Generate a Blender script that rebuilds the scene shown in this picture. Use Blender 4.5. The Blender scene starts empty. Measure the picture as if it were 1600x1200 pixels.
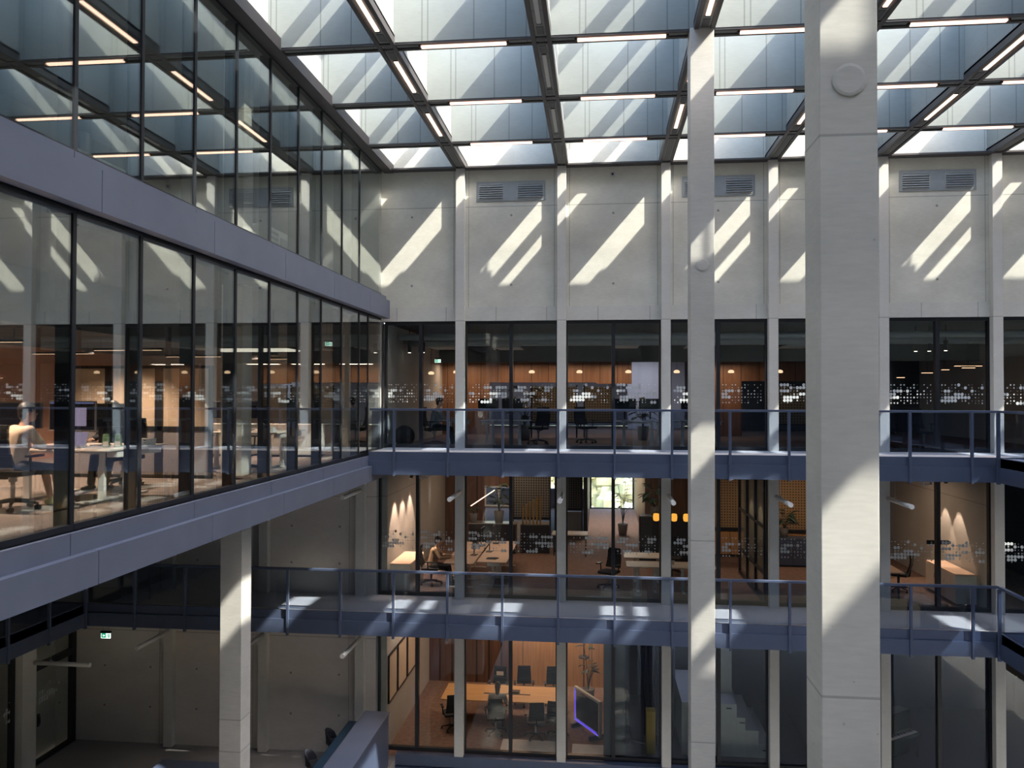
import bpy, bmesh, math, random
from mathutils import Vector, Matrix
R = math.radians
PI = math.pi
random.seed(7)
SC = bpy.context.scene
COL = SC.collection

# ------------------------------------------------------------------ camera
F_PX = 1250.0
CAMX, CAMZ = 3.671, 9.46
yaw, pitch, roll = 0.108, 0.0148, 0.002
c_, s_ = math.cos(yaw), math.sin(yaw)
right = Vector((c_, s_, 0)); fwd = Vector((-s_, c_, 0)); up = Vector((0, 0, 1))
f2 = math.cos(pitch) * fwd + math.sin(pitch) * up
u2 = -math.sin(pitch) * fwd + math.cos(pitch) * up
r3 = math.cos(roll) * right + math.sin(roll) * u2
u3 = -math.sin(roll) * right + math.cos(roll) * u2
cam_d = bpy.data.cameras.new('camera')
cam_d.sensor_width = 36.0
cam_d.lens = F_PX / 1600 * 36
cam_d.clip_end = 300
cam = bpy.data.objects.new('camera', cam_d)
COL.objects.link(cam)
M = Matrix((r3, u3, -f2)).transposed().to_4x4()
M.translation = Vector((CAMX, 0, CAMZ))
cam.matrix_world = M
SC.camera = cam

# ------------------------------------------------------------------ light and exposure
SUN = Vector((-1.0, 0.465, -1.15)).normalized()
sd = bpy.data.lights.new('sun', 'SUN')
sd.energy = 3.5
sd.angle = R(0.53)
sd.color = (1.0, 0.965, 0.88)
so = bpy.data.objects.new('sun', sd)
COL.objects.link(so)
so.rotation_euler = SUN.to_track_quat('-Z', 'Y').to_euler()
so.location = (20, -10, 40)
W = bpy.data.worlds.new('world')
SC.world = W
W.use_nodes = True
nt = W.node_tree
bg = nt.nodes['Background']
sky = nt.nodes.new('ShaderNodeTexSky')
sky.sky_type = 'NISHITA'
sky.sun_disc = False
sky.sun_elevation = R(46)
sky.sun_rotation = math.atan2(1.0, -0.465)
sky.air_density = 1.0
sky.dust_density = 2.0
sky.ozone_density = 1.0
nt.links.new(sky.outputs[0], bg.inputs[0])
bg.inputs[1].default_value = 0.50
vs = SC.view_settings
vs.view_transform = 'Standard'
vs.look = 'None'
vs.exposure = 1.82
vs.gamma = 1.0
vs.use_curve_mapping = False
SC.cycles.use_denoising = True
SC.cycles.max_bounces = 10
SC.cycles.diffuse_bounces = 5
SC.cycles.glossy_bounces = 4
SC.cycles.transparent_max_bounces = 24
SC.cycles.caustics_reflective = True
SC.cycles.caustics_refractive = False
SC.cycles.sample_clamp_indirect = 6.0
SC.cycles.blur_glossy = 1.0

# ------------------------------------------------------------------ materials
def newmat(name):
    m = bpy.data.materials.new(name)
    m.use_nodes = True
    t = m.node_tree
    for n in list(t.nodes):
        t.nodes.remove(n)
    out = t.nodes.new('ShaderNodeOutputMaterial')
    return m, t, out

def N(t, typ, **kw):
    n = t.nodes.new(typ)
    for k, v in kw.items():
        setattr(n, k, v)
    return n

def link(t, a, b):
    t.links.new(a, b)

def mathn(t, op, a, b=None, c=None):
    n = N(t, 'ShaderNodeMath', operation=op)
    for i, v in enumerate((a, b, c)):
        if v is None:
            continue
        if isinstance(v, (int, float)):
            n.inputs[i].default_value = v
        else:
            link(t, v, n.inputs[i])
    return n.outputs[0]

def mat_plain(name, col, rough=0.5, metal=0.0, var=0.06, scale=6.0, spec=0.5, emit=None, estr=0.0):
    """a painted or moulded surface with faint procedural variation"""
    m, t, out = newmat(name)
    p = N(t, 'ShaderNodeBsdfPrincipled')
    p.inputs['Roughness'].default_value = rough
    p.inputs['Metallic'].default_value = metal
    p.inputs['Specular IOR Level'].default_value = spec
    if var > 0:
        tc = N(t, 'ShaderNodeTexCoord')
        no = N(t, 'ShaderNodeTexNoise')
        no.inputs['Scale'].default_value = scale
        no.inputs['Detail'].default_value = 4
        link(t, tc.outputs['Object'], no.inputs['Vector'])
        rp = N(t, 'ShaderNodeValToRGB')
        rp.color_ramp.elements[0].position = 0.3
        rp.color_ramp.elements[1].position = 0.7
        rp.color_ramp.elements[0].color = tuple(c * (1 - var) for c in col) + (1,)
        rp.color_ramp.elements[1].color = tuple(min(1, c * (1 + var)) for c in col) + (1,)
        link(t, no.outputs[0], rp.inputs[0])
        link(t, rp.outputs[0], p.inputs['Base Color'])
    else:
        p.inputs['Base Color'].default_value = tuple(col) + (1,)
    if emit:
        p.inputs['Emission Color'].default_value = tuple(emit) + (1,)
        p.inputs['Emission Strength'].default_value = estr
    link(t, p.outputs[0], out.inputs[0])
    return m

def mat_concrete(name, col, var=0.14, vlines=None, hlines=None, holes=None, streak=1.0, lw=0.012, axis='X'):
    """board cast concrete: cloudy tone, fine pores, joints every so often, tie holes"""
    m, t, out = newmat(name)
    p = N(t, 'ShaderNodeBsdfPrincipled')
    p.inputs['Roughness'].default_value = 0.75
    p.inputs['Specular IOR Level'].default_value = 0.3
    geo = N(t, 'ShaderNodeNewGeometry')
    mp = N(t, 'ShaderNodeMapping')
    mp.inputs['Scale'].default_value = (1, 1, 1.6 * streak)
    link(t, geo.outputs['Position'], mp.inputs[0])
    n1 = N(t, 'ShaderNodeTexNoise'); n1.inputs['Scale'].default_value = 1.1; n1.inputs['Detail'].default_value = 7
    n1.inputs['Roughness'].default_value = 0.62
    link(t, mp.outputs[0], n1.inputs['Vector'])
    n2 = N(t, 'ShaderNodeTexNoise'); n2.inputs['Scale'].default_value = 14; n2.inputs['Detail'].default_value = 5
    mp2 = N(t, 'ShaderNodeMapping'); mp2.inputs['Scale'].default_value = (0.5, 0.5, 3.0)
    link(t, geo.outputs['Position'], mp2.inputs[0])
    link(t, mp2.outputs[0], n2.inputs['Vector'])
    v = N(t, 'ShaderNodeTexVoronoi'); v.inputs['Scale'].default_value = 5.5
    link(t, geo.outputs['Position'], v.inputs['Vector'])
    pore = mathn(t, 'LESS_THAN', v.outputs['Distance'], 0.05)
    a = mathn(t, 'MULTIPLY_ADD', n1.outputs[0], 2.2 * var, 1 - 1.1 * var)
    b = mathn(t, 'MULTIPLY_ADD', n2.outputs[0], 1.0 * var, 1 - 0.5 * var)
    k = mathn(t, 'MULTIPLY', a, b)
    k = mathn(t, 'MULTIPLY', k, mathn(t, 'MULTIPLY_ADD', pore, -0.22, 1.0))
    sep = N(t, 'ShaderNodeSeparateXYZ')
    link(t, geo.outputs['Position'], sep.inputs[0])
    ax = {'X': sep.outputs[0], 'Y': sep.outputs[1]}[axis]
    if vlines:
        for per, off in vlines:
            q = mathn(t, 'PINGPONG', mathn(t, 'ADD', ax, off), per / 2)
            k = mathn(t, 'MULTIPLY', k, mathn(t, 'MULTIPLY_ADD', mathn(t, 'LESS_THAN', q, lw), -0.32, 1.0))
    if hlines:
        for z0 in hlines:
            q = mathn(t, 'ABSOLUTE', mathn(t, 'SUBTRACT', sep.outputs[2], z0))
            k = mathn(t, 'MULTIPLY', k, mathn(t, 'MULTIPLY_ADD', mathn(t, 'LESS_THAN', q, lw), -0.35, 1.0))
    if holes:
        perx, offx, zs = holes
        qx = mathn(t, 'PINGPONG', mathn(t, 'ADD', ax, offx), perx / 2)
        for z0 in zs:
            qz = mathn(t, 'SUBTRACT', sep.outputs[2], z0)
            d = mathn(t, 'SQRT', mathn(t, 'ADD', mathn(t, 'MULTIPLY', qx, qx), mathn(t, 'MULTIPLY', qz, qz)))
            k = mathn(t, 'MULTIPLY', k, mathn(t, 'MULTIPLY_ADD', mathn(t, 'LESS_THAN', d, 0.032), -0.55, 1.0))
    mx = N(t, 'ShaderNodeVectorMath', operation='SCALE')
    mx.inputs[0].default_value = col
    link(t, k, mx.inputs['Scale'])
    link(t, mx.outputs[0], p.inputs['Base Color'])
    bp = N(t, 'ShaderNodeBump'); bp.inputs['Strength'].default_value = 0.12; bp.inputs['Distance'].default_value = 0.01
    link(t, k, bp.inputs['Height'])
    link(t, bp.outputs[0], p.inputs['Normal'])
    link(t, p.outputs[0], out.inputs[0])
    return m

def mat_wood(name, c0, c1, plank=0.45, axis='X', gap=0.012, grain='Z'):
    m, t, out = newmat(name)
    p = N(t, 'ShaderNodeBsdfPrincipled')
    p.inputs['Roughness'].default_value = 0.5
    geo = N(t, 'ShaderNodeNewGeometry')
    mp = N(t, 'ShaderNodeMapping')
    mp.inputs['Scale'].default_value = {'Z': (9, 9, 0.6), 'X': (0.8, 10, 10), 'Y': (10, 0.8, 10)}[grain]
    link(t, geo.outputs['Position'], mp.inputs[0])
    n1 = N(t, 'ShaderNodeTexNoise'); n1.inputs['Scale'].default_value = 1.5; n1.inputs['Detail'].default_value = 6
    link(t, mp.outputs[0], n1.inputs['Vector'])
    rp = N(t, 'ShaderNodeValToRGB')
    rp.color_ramp.elements[0].position = 0.3; rp.color_ramp.elements[0].color = tuple(c0) + (1,)
    rp.color_ramp.elements[1].position = 0.7; rp.color_ramp.elements[1].color = tuple(c1) + (1,)
    link(t, n1.outputs[0], rp.inputs[0])
    colout = rp.outputs[0]
    if plank:
        sep = N(t, 'ShaderNodeSeparateXYZ'); link(t, geo.outputs['Position'], sep.inputs[0])
        ax = {'X': sep.outputs[0], 'Y': sep.outputs[1]}[axis]
        q = mathn(t, 'PINGPONG', ax, plank / 2)
        k = mathn(t, 'MULTIPLY_ADD', mathn(t, 'LESS_THAN', q, gap), -0.8, 1.0)
        sc = N(t, 'ShaderNodeVectorMath', operation='SCALE')
        link(t, colout, sc.inputs[0]); link(t, k, sc.inputs['Scale'])
        colout = sc.outputs[0]
    link(t, colout, p.inputs['Base Color'])
    link(t, p.outputs[0], out.inputs[0])
    return m

def mat_glass(name, tint=(0.86, 0.9, 0.9), f0=0.06, boost=1.0):
    """a pane: clear with tint, mirror reflection growing towards grazing view"""
    m, t, out = newmat(name)
    tr = N(t, 'ShaderNodeBsdfTransparent'); tr.inputs[0].default_value = tuple(tint) + (1,)
    gl = N(t, 'ShaderNodeBsdfGlossy'); gl.inputs['Roughness'].default_value = 0.0
    gl.inputs[0].default_value = (0.93, 0.97, 0.96, 1)
    geo = N(t, 'ShaderNodeNewGeometry')
    dot = N(t, 'ShaderNodeVectorMath', operation='DOT_PRODUCT')
    link(t, geo.outputs['Normal'], dot.inputs[0]); link(t, geo.outputs['Incoming'], dot.inputs[1])
    c = mathn(t, 'ABSOLUTE', dot.outputs['Value'])
    q = mathn(t, 'POWER', mathn(t, 'SUBTRACT', 1.0, c), 5.0)
    f = mathn(t, 'MULTIPLY_ADD', q, (1 - f0) * boost, f0)
    f = mathn(t, 'MINIMUM', f, 0.9)
    mix = N(t, 'ShaderNodeMixShader')
    link(t, f, mix.inputs[0]); link(t, tr.outputs[0], mix.inputs[1]); link(t, gl.outputs[0], mix.inputs[2])
    link(t, mix.outputs[0], out.inputs[0])
    return m

def mat_emit(name, col, strength):
    m, t, out = newmat(name)
    e = N(t, 'ShaderNodeEmission'); e.inputs[0].default_value = tuple(col) + (1,); e.inputs[1].default_value = strength
    link(t, e.outputs[0], out.inputs[0])
    return m

def mat_grid(name, col, hole, pitch=0.09, r=0.3):
    """perforated board"""
    m, t, out = newmat(name)
    p = N(t, 'ShaderNodeBsdfPrincipled'); p.inputs['Roughness'].default_value = 0.6
    geo = N(t, 'ShaderNodeNewGeometry')
    sep = N(t, 'ShaderNodeSeparateXYZ'); link(t, geo.outputs['Position'], sep.inputs[0])
    h = mathn(t, 'ADD', sep.outputs[0], sep.outputs[1])
    a = mathn(t, 'PINGPONG', h, pitch / 2); b = mathn(t, 'PINGPONG', sep.outputs[2], pitch / 2)
    d = mathn(t, 'SQRT', mathn(t, 'ADD', mathn(t, 'MULTIPLY', a, a), mathn(t, 'MULTIPLY', b, b)))
    k = mathn(t, 'LESS_THAN', d, pitch * r)
    mx = N(t, 'ShaderNodeMix', data_type='RGBA')
    link(t, k, mx.inputs[0])
    mx.inputs[6].default_value = tuple(col) + (1,); mx.inputs[7].default_value = tuple(hole) + (1,)
    link(t, mx.outputs[2], p.inputs['Base Color'])
    link(t, p.outputs[0], out.inputs[0])
    return m

CW = (0.605, 0.595, 0.515)
CL = (0.60, 0.56, 0.51)
MAT = dict(
    conc_wall=mat_concrete('concrete upper wall', CW, 0.24, vlines=[(2.7, 0.20), (2.7, -0.20)], hlines=[14.52], holes=(1.35, 0.0, [14.28, 12.42])),
    conc_band=mat_concrete('concrete lintel band', (0.58, 0.575, 0.52), 0.18, vlines=[(1.35, 0.4)]),
    conc_low=mat_concrete('concrete lower wall', CL, 0.16, vlines=[(2.7, 0.35)], hlines=[6.72, 2.9], holes=(1.35, 0.62, [5.9, 4.9, 1.9, 0.8])),
    conc_pil=mat_concrete('concrete pilaster', (0.57, 0.56, 0.51), 0.12, hlines=[11.45]),
    conc_col=mat_concrete('concrete column', (0.46, 0.45, 0.405), 0.22, hlines=[7.1, 3.83, 3.28], lw=0.009),
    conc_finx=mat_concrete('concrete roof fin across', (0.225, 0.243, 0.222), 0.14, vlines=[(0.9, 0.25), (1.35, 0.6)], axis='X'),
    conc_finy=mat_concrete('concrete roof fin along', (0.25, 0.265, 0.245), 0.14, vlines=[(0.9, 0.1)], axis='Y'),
    conc_floor=mat_concrete('concrete floor', (0.25, 0.235, 0.225), 0.12),
    deck=mat_concrete('pale balcony deck', (0.50, 0.47, 0.44), 0.10),
    conc_court=mat_concrete('warm grey courtyard floor', (0.36, 0.32, 0.28), 0.12),
    conc_big=mat_concrete('concrete large column', (0.48, 0.47, 0.42), 0.22, hlines=[11.12, 7.57], lw=0.008),
    conc_room=mat_concrete('concrete room wall', (0.40, 0.385, 0.36), 0.14, hlines=[6.72]),
    navy=mat_plain('navy painted steel', (0.078, 0.102, 0.165), 0.38, 0.25, 0.05, 3),
    fascia=mat_plain('blue grey fascia panel', (0.165, 0.185, 0.245), 0.42, 0.25, 0.05, 2),
    frame=mat_plain('black window frame', (0.012, 0.014, 0.018), 0.4, 0.0, 0.05),
    beam=mat_plain('dark bronze steel', (0.070, 0.064, 0.064), 0.5, 0.2, 0.06, 3),
    tray=mat_grid('perforated cable tray', (0.10, 0.10, 0.10), (0.01, 0.01, 0.01), 0.09, 0.3),
    glass=mat_glass('window glass', (0.92, 0.95, 0.945), 0.026, 1.0),
    glass_left=mat_glass('curtain wall glass', (0.95, 0.975, 0.965), 0.27, 1.0),
    railglass=mat_glass('blue tinted railing glass', (0.64, 0.70, 0.79), 0.06, 1.0),
    film=mat_plain('white dot film', (0.52, 0.55, 0.55), 0.6, 0, 0.02),
    carpet=mat_plain('brown red carpet', (0.20, 0.125, 0.095), 0.95, 0, 0.18, 9),
    carpet_grey=mat_plain('grey carpet', (0.24, 0.21, 0.19), 0.95, 0, 0.15, 9),
    dark_ceil=mat_plain('dark blue grey ceiling', (0.045, 0.055, 0.068), 0.8, 0, 0.15, 1.5),
    terracotta=mat_plain('terracotta wall paint', (0.36, 0.20, 0.135), 0.8, 0, 0.08, 1),
    beige=mat_plain('beige board', (0.52, 0.42, 0.31), 0.7, 0, 0.06, 2),
    greyfelt=mat_plain('grey felt panel', (0.24, 0.23, 0.235), 0.9, 0, 0.12, 30),
    wood=mat_wood('brown wood panelling', (0.17, 0.085, 0.045), (0.27, 0.14, 0.075), 0.62),
    plank=mat_wood('dark plank panelling', (0.10, 0.05, 0.035), (0.17, 0.09, 0.06), 0.42, gap=0.03),
    honey=mat_wood('honey plywood panelling', (0.42, 0.22, 0.075), (0.56, 0.32, 0.12), 1.15, gap=0.01),
    table=mat_wood('pale oak table', (0.48, 0.27, 0.11), (0.6, 0.36, 0.16), 0, grain='X'),
    desk=mat_wood('pink beige desk board', (0.50, 0.36, 0.27), (0.56, 0.41, 0.31), 0, grain='X'),
    white=mat_plain('white lacquer', (0.72, 0.71, 0.67), 0.35, 0, 0.03),
    offwhite=mat_plain('warm white laminate', (0.62, 0.57, 0.50), 0.5, 0, 0.04),
    ltgrey=mat_plain('light grey paint', (0.42, 0.43, 0.43), 0.5, 0, 0.04),
    grille=mat_plain('grey louvre', (0.30, 0.33, 0.34), 0.5, 0.1, 0.04),
    black=mat_plain('black plastic', (0.012, 0.013, 0.016), 0.45, 0, 0.1),
    mesh=mat_plain('black mesh fabric', (0.016, 0.018, 0.022), 0.8, 0, 0.25, 60),
    chrome=mat_plain('brushed metal', (0.45, 0.46, 0.47), 0.3, 0.8, 0.04),
    screen=mat_plain('dark screen', (0.01, 0.01, 0.014), 0.12, 0, 0),
    page=mat_emit('lit screen page', (0.72, 0.56, 0.80), 0.16),
    blueglow=mat_emit('lit blue menu bar', (0.28, 0.30, 0.62), 0.16),
    violet=mat_emit('violet edge light', (0.18, 0.10, 1.0), 0.30),
    led=mat_emit('white LED diffuser', (1.0, 0.62, 0.46), 0.95),
    led_off=mat_plain('unlit LED diffuser', (0.5, 0.5, 0.48), 0.4, 0, 0),
    warm=mat_emit('warm LED diffuser', (1.0, 0.62, 0.38), 0.42),
    amber=mat_emit('amber glass lamp', (1.0, 0.42, 0.06), 0.35),
    bulb=mat_emit('spot lamp bulb', (1.0, 0.85, 0.7), 2.0),
    exitg=mat_emit('green exit sign face', (0.02, 0.30, 0.16), 0.35),
    exitw=mat_emit('white exit sign pictogram', (0.8, 1.0, 0.9), 0.55),
    tube=mat_plain('opal lamp tube', (0.66, 0.66, 0.62), 0.3, 0, 0.02),
    leaf=mat_plain('dark green leaf', (0.025, 0.05, 0.028), 0.45, 0, 0.3, 8),
    pot=mat_plain('grey plant pot', (0.2, 0.2, 0.2), 0.6, 0, 0.05),
    brass=mat_plain('brass tube', (0.55, 0.38, 0.13), 0.3, 0.9, 0.05),
    skin=mat_plain('skin', (0.48, 0.28, 0.19), 0.55, 0, 0.05, 10),
    hair=mat_plain('dark hair', (0.018, 0.015, 0.014), 0.5, 0, 0.3, 40),
    cream=mat_plain('cream cotton', (0.72, 0.58, 0.45), 0.85, 0, 0.08, 12),
    tan=mat_plain('tan wool', (0.30, 0.21, 0.14), 0.9, 0, 0.1, 12),
    navycloth=mat_plain('dark navy cloth', (0.014, 0.016, 0.024), 0.9, 0, 0.1, 12),
    greycloth=mat_plain('grey cotton', (0.30, 0.30, 0.29), 0.85, 0, 0.1, 12),
    bluecloth=mat_plain('blue grey denim', (0.07, 0.08, 0.10), 0.85, 0, 0.1, 12),
    shoe=mat_plain('pale yellow canvas', (0.46, 0.42, 0.20), 0.8, 0, 0.08, 12),
    bluewall=mat_plain('deep blue wall', (0.006, 0.009, 0.055), 0.7, 0, 0.08, 1),
    plum=mat_plain('dark plum wall', (0.022, 0.015, 0.042), 0.7, 0, 0.08, 1),
    yellow=mat_plain('mustard paint', (0.42, 0.27, 0.04), 0.6, 0, 0.08, 3),
    lavender=mat_plain('lavender grey wall', (0.42, 0.41, 0.47), 0.8, 0, 0.04, 1),
    peg=mat_grid('wooden pegboard', (0.36, 0.24, 0.12), (0.06, 0.04, 0.025), 0.09, 0.26),
    pegdark=mat_grid('grey perforated screen', (0.16, 0.155, 0.14), (0.015, 0.015, 0.015), 0.09, 0.33),
    hedge=mat_plain('pale yellow green foliage', (0.40, 0.36, 0.20), 0.9, 0, 0.45, 1.2),
    ground=mat_plain('pale ground', (0.35, 0.33, 0.27), 0.95, 0, 0.1, 1),
    teal=mat_plain('teal blue worktop', (0.018, 0.05, 0.085), 0.45, 0, 0.05),
    white_patch=mat_plain('white floor patch', (0.55, 0.53, 0.49), 0.8, 0, 0.05),
    greenpack=mat_plain('green and white packet', (0.16, 0.30, 0.16), 0.6, 0, 0.6, 25),
)

# ------------------------------------------------------------------ mesh helpers
class MB:
    def __init__(self):
        self.bm = bmesh.new()
    def box(self, x0, y0, z0, x1, y1, z1):
        v = [self.bm.verts.new(p) for p in ((x0, y0, z0), (x1, y0, z0), (x1, y1, z0), (x0, y1, z0), (x0, y0, z1), (x1, y0, z1), (x1, y1, z1), (x0, y1, z1))]
        for f in ((0, 3, 2, 1), (4, 5, 6, 7), (0, 1, 5, 4), (1, 2, 6, 5), (2, 3, 7, 6), (3, 0, 4, 7)):
            self.bm.faces.new([v[i] for i in f])
        return self
    def cbox(self, c, d):
        return self.box(c[0] - d[0] / 2, c[1] - d[1] / 2, c[2] - d[2] / 2, c[0] + d[0] / 2, c[1] + d[1] / 2, c[2] + d[2] / 2)
    def rod(self, p0, p1, r0, r1=None, seg=10, caps=True):
        r1 = r0 if r1 is None else r1
        p0, p1 = Vector(p0), Vector(p1)
        d = (p1 - p0)
        if d.length < 1e-6:
            return self
        q = d.normalized().to_track_quat('Z', 'Y')
        a, b = [], []
        for i in range(seg):
            an = 2 * PI * i / seg
            o = Vector((math.cos(an), math.sin(an), 0))
            a.append(self.bm.verts.new(p0 + q @ (o * r0)))
            b.append(self.bm.verts.new(p1 + q @ (o * r1)))
        for i in range(seg):
            j = (i + 1) % seg
            self.bm.faces.new((a[i], a[j], b[j], b[i]))
        if caps:
            self.bm.faces.new(a[::-1]); self.bm.faces.new(b)
        return self
    def path(self, pts, r, seg=8):
        for a, b in zip(pts, pts[1:]):
            self.rod(a, b, r, r, seg)
        return self
    def ball(self, c, r, u=12, v=8, sc=(1, 1, 1), rot=None):
        m = Matrix.Translation(c) @ (rot.to_4x4() if rot else Matrix.Identity(4)) @ Matrix.Diagonal((r * sc[0], r * sc[1], r * sc[2], 1))
        bmesh.ops.create_uvsphere(self.bm, u_segments=u, v_segments=v, radius=1, matrix=m)
        return self
    def capsule(self, p0, r0, p1, r1, seg=12):
        self.rod(p0, p1, r0, r1, seg)
        self.ball(p0, r0, seg, 8); self.ball(p1, r1, seg, 8)
        return self
    def lathe(self, prof, seg=16, c=(0, 0, 0)):
        rings = []
        for r, z in prof:
            rings.append([self.bm.verts.new((c[0] + r * math.cos(2 * PI * i / seg), c[1] + r * math.sin(2 * PI * i / seg), c[2] + z)) for i in range(seg)])
        for a, b in zip(rings, rings[1:]):
            for i in range(seg):
                j = (i + 1) % seg
                self.bm.faces.new((a[i], a[j], b[j], b[i]))
        self.bm.faces.new(rings[0][::-1]); self.bm.faces.new(rings[-1])
        return self
    def prism(self, poly, d0, d1, axis='X'):
        """poly in the two remaining axes, extruded from d0 to d1 along axis"""
        def P(a, b, d):
            return {'X': (d, a, b), 'Y': (a, d, b), 'Z': (a, b, d)}[axis]
        A = [self.bm.verts.new(P(a, b, d0)) for a, b in poly]
        B = [self.bm.verts.new(P(a, b, d1)) for a, b in poly]
        n = len(poly)
        for i in range(n):
            j = (i + 1) % n
            self.bm.faces.new((A[i], A[j], B[j], B[i]))
        self.bm.faces.new(A[::-1]); self.bm.faces.new(B)
        return self
    def disc(self, c, r, t=0.002, seg=10, axis='Y'):
        d = {'X': Vector((t, 0, 0)), 'Y': Vector((0, t, 0)), 'Z': Vector((0, 0, t))}[axis]
        return self.rod(Vector(c) - d, Vector(c) + d, r, r, seg)
    def move(self, m):
        bmesh.ops.transform(self.bm, matrix=m, verts=self.bm.verts)
        return self
    def mesh(self, name, mat, smooth=False):
        bmesh.ops.recalc_face_normals(self.bm, faces=self.bm.faces)
        me = bpy.data.meshes.new(name)
        self.bm.to_mesh(me); self.bm.free()
        for mm in (mat if isinstance(mat, (list, tuple)) else [mat]):
            me.materials.append(MAT[mm] if isinstance(mm, str) else mm)
        if smooth:
            for p in me.polygons:
                p.use_smooth = True
        return me
    def build(self, name, mat, parent=None, bevel=0.0, smooth=False):
        me = self.mesh(name, mat, smooth)
        o = bpy.data.objects.new(name, me)
        COL.objects.link(o)
        if parent is not None:
            o.parent = parent
        if bevel:
            b = o.modifiers.new('edge', 'BEVEL'); b.width = bevel; b.segments = 2; b.limit_method = 'ANGLE'
        return o

def tag(o, label, cat, group=None, kind=None):
    o['label'] = label
    o['category'] = cat
    if group:
        o['group'] = group
    if kind:
        o['kind'] = kind
    return o

def thing(name, label, cat, loc=(0, 0, 0), rz=0.0, group=None, kind=None):
    o = bpy.data.objects.new(name, None)
    o.empty_display_size = 0.1
    COL.objects.link(o)
    o.location = loc
    o.rotation_euler = (0, 0, rz)
    return tag(o, label, cat, group, kind)

def share(name, me, parent):
    o = bpy.data.objects.new(name, me)
    COL.objects.link(o)
    o.parent = parent
    return o

def dup(root, loc, rz=0.0, label=None, group=None, scale=None):
    r = root.copy(); COL.objects.link(r)
    r.location = loc; r.rotation_euler = (0, 0, rz)
    if scale:
        r.scale = scale
    if label:
        r['label'] = label
    if group:
        r['group'] = group
    for ch in list(root.children):
        c = ch.copy(); COL.objects.link(c); c.parent = r
        for g in list(ch.children):
            d = g.copy(); COL.objects.link(d); d.parent = c
    return r

def struct(name, mb, mat, label, cat, bevel=0.0):
    o = mb.build(name, mat, None, bevel)
    return tag(o, label, cat, None, 'structure')

ORD = ['first', 'second', 'third', 'fourth', 'fifth', 'sixth', 'seventh', 'eighth', 'ninth', 'tenth', 'eleventh', 'twelfth', 'thirteenth']

# ------------------------------------------------------------------ main dimensions
G = 2.7                     # structural grid
YP, YW = 20.95, 21.15       # pilaster face, wall face
Z0, Z1, Z2, Z3 = -0.2, 4.04, 8.05, 12.06
ZG = 11.46                  # head of the upper glazing
ZC = 15.51                  # underside of the roof grid
XL = -2.13                  # left curtain wall
RX = [G * k for k in range(0, 10)]
RY = [18.95 - G * j for j in range(0, 10)]
XR, YN = 24.4, -5.6
YS = -5.6                  # rear end of the hall, behind the camera

# ------------------------------------------------------------------ roof: fins and steel grid
for k, x in enumerate(RX):
    mb = MB()
    if k % 2 == 0:
        mb.box(x - .15, YN, ZC + .03, x + .15, YW, 16.97)
        mb.box(x - .05, YN, 17.51, x + .05, YW, 17.815)
        mb.box(x - .05, YN, 18.93, x + .05, YW, 19.22)
        for y in RY:
            if y == RY[0]:
                mb.box(x - 2.55, y - .05, 17.5, x - .05, y + .10, 18.0)
            mb.box(x - .02, y - .02, 16.97, x + .02, y + .02, 18.93)
        lab = 'concrete roof fin carrying two rails on posts, over the %s roof beam from the left' % ORD[k]
    else:
        mb.box(x - .15, YN, ZC + .03, x + .15, YW, 17.52)
        lab = 'solid concrete roof fin over the %s roof beam from the left' % ORD[k]
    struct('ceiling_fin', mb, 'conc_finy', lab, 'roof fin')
struct('ceiling_fin', MB().box(-2.43, YN, ZC + .03, -2.10, YW, 17.6), 'conc_finy', 'concrete upstand of the roof above the left glass wall', 'roof fin')
for j, y in enumerate(RY):
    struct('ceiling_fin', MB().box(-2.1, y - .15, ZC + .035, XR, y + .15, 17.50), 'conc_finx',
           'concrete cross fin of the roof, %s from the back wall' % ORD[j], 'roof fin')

def channel_y(x, y0, y1, w=.17):
    mb = MB()
    mb.box(x - w, y0, ZC, x - w + .075, y1, ZC + .16)
    mb.box(x + w - .075, y0, ZC, x + w, y1, ZC + .16)
    mb.box(x - w, y0, ZC + .12, x + w, y1, ZC + .165)
    return mb
for k, x in enumerate(RX):
    o = channel_y(x, YN, YW - .0).build('ceiling_beam', 'beam')
    tag(o, 'dark steel roof beam running to the back wall, %s from the left' % ORD[k], 'roof beam', None, 'structure')
    for j, y in enumerate(RY[:5]):
        if x < 15:
            for a, b in ((y + .22, y + .50), (y - .12, y + .12), (y - .50, y - .22)) if j else ((y - .5, y - .22), (y - .12, YW - .25)):
                MB().box(x - .06, a, ZC + .02, x + .06, b, ZC + .06).build('cable_tray', 'tray', o)
o = MB().box(-2.12, YN, ZC - .02, -1.86, YW, ZC + .2).build('ceiling_beam', 'beam')
tag(o, 'dark steel edge beam of the roof along the left glass wall', 'roof beam', None, 'structure')
for j, y in enumerate(RY):
    mb = MB()
    mb.box(-2.0, y - .14, ZC + .005, XR, y - .07, ZC + .10)
    mb.box(-2.0, y + .07, ZC + .005, XR, y + .14, ZC + .10)
    mb.box(-2.0, y - .14, ZC + .055, XR, y + .14, ZC + .10)
    tag(mb.build('ceiling_beam', 'beam'), 'dark steel cross beam of the roof grid, %s from the back wall' % ORD[j], 'roof beam', None, 'structure')
tag(MB().box(-2.0, YW - .28, ZC - .005, XR, YW, ZC + .04).build('ceiling_beam', 'beam'), 'dark steel strip where the roof grid meets the back wall', 'roof beam', None, 'structure')

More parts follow.
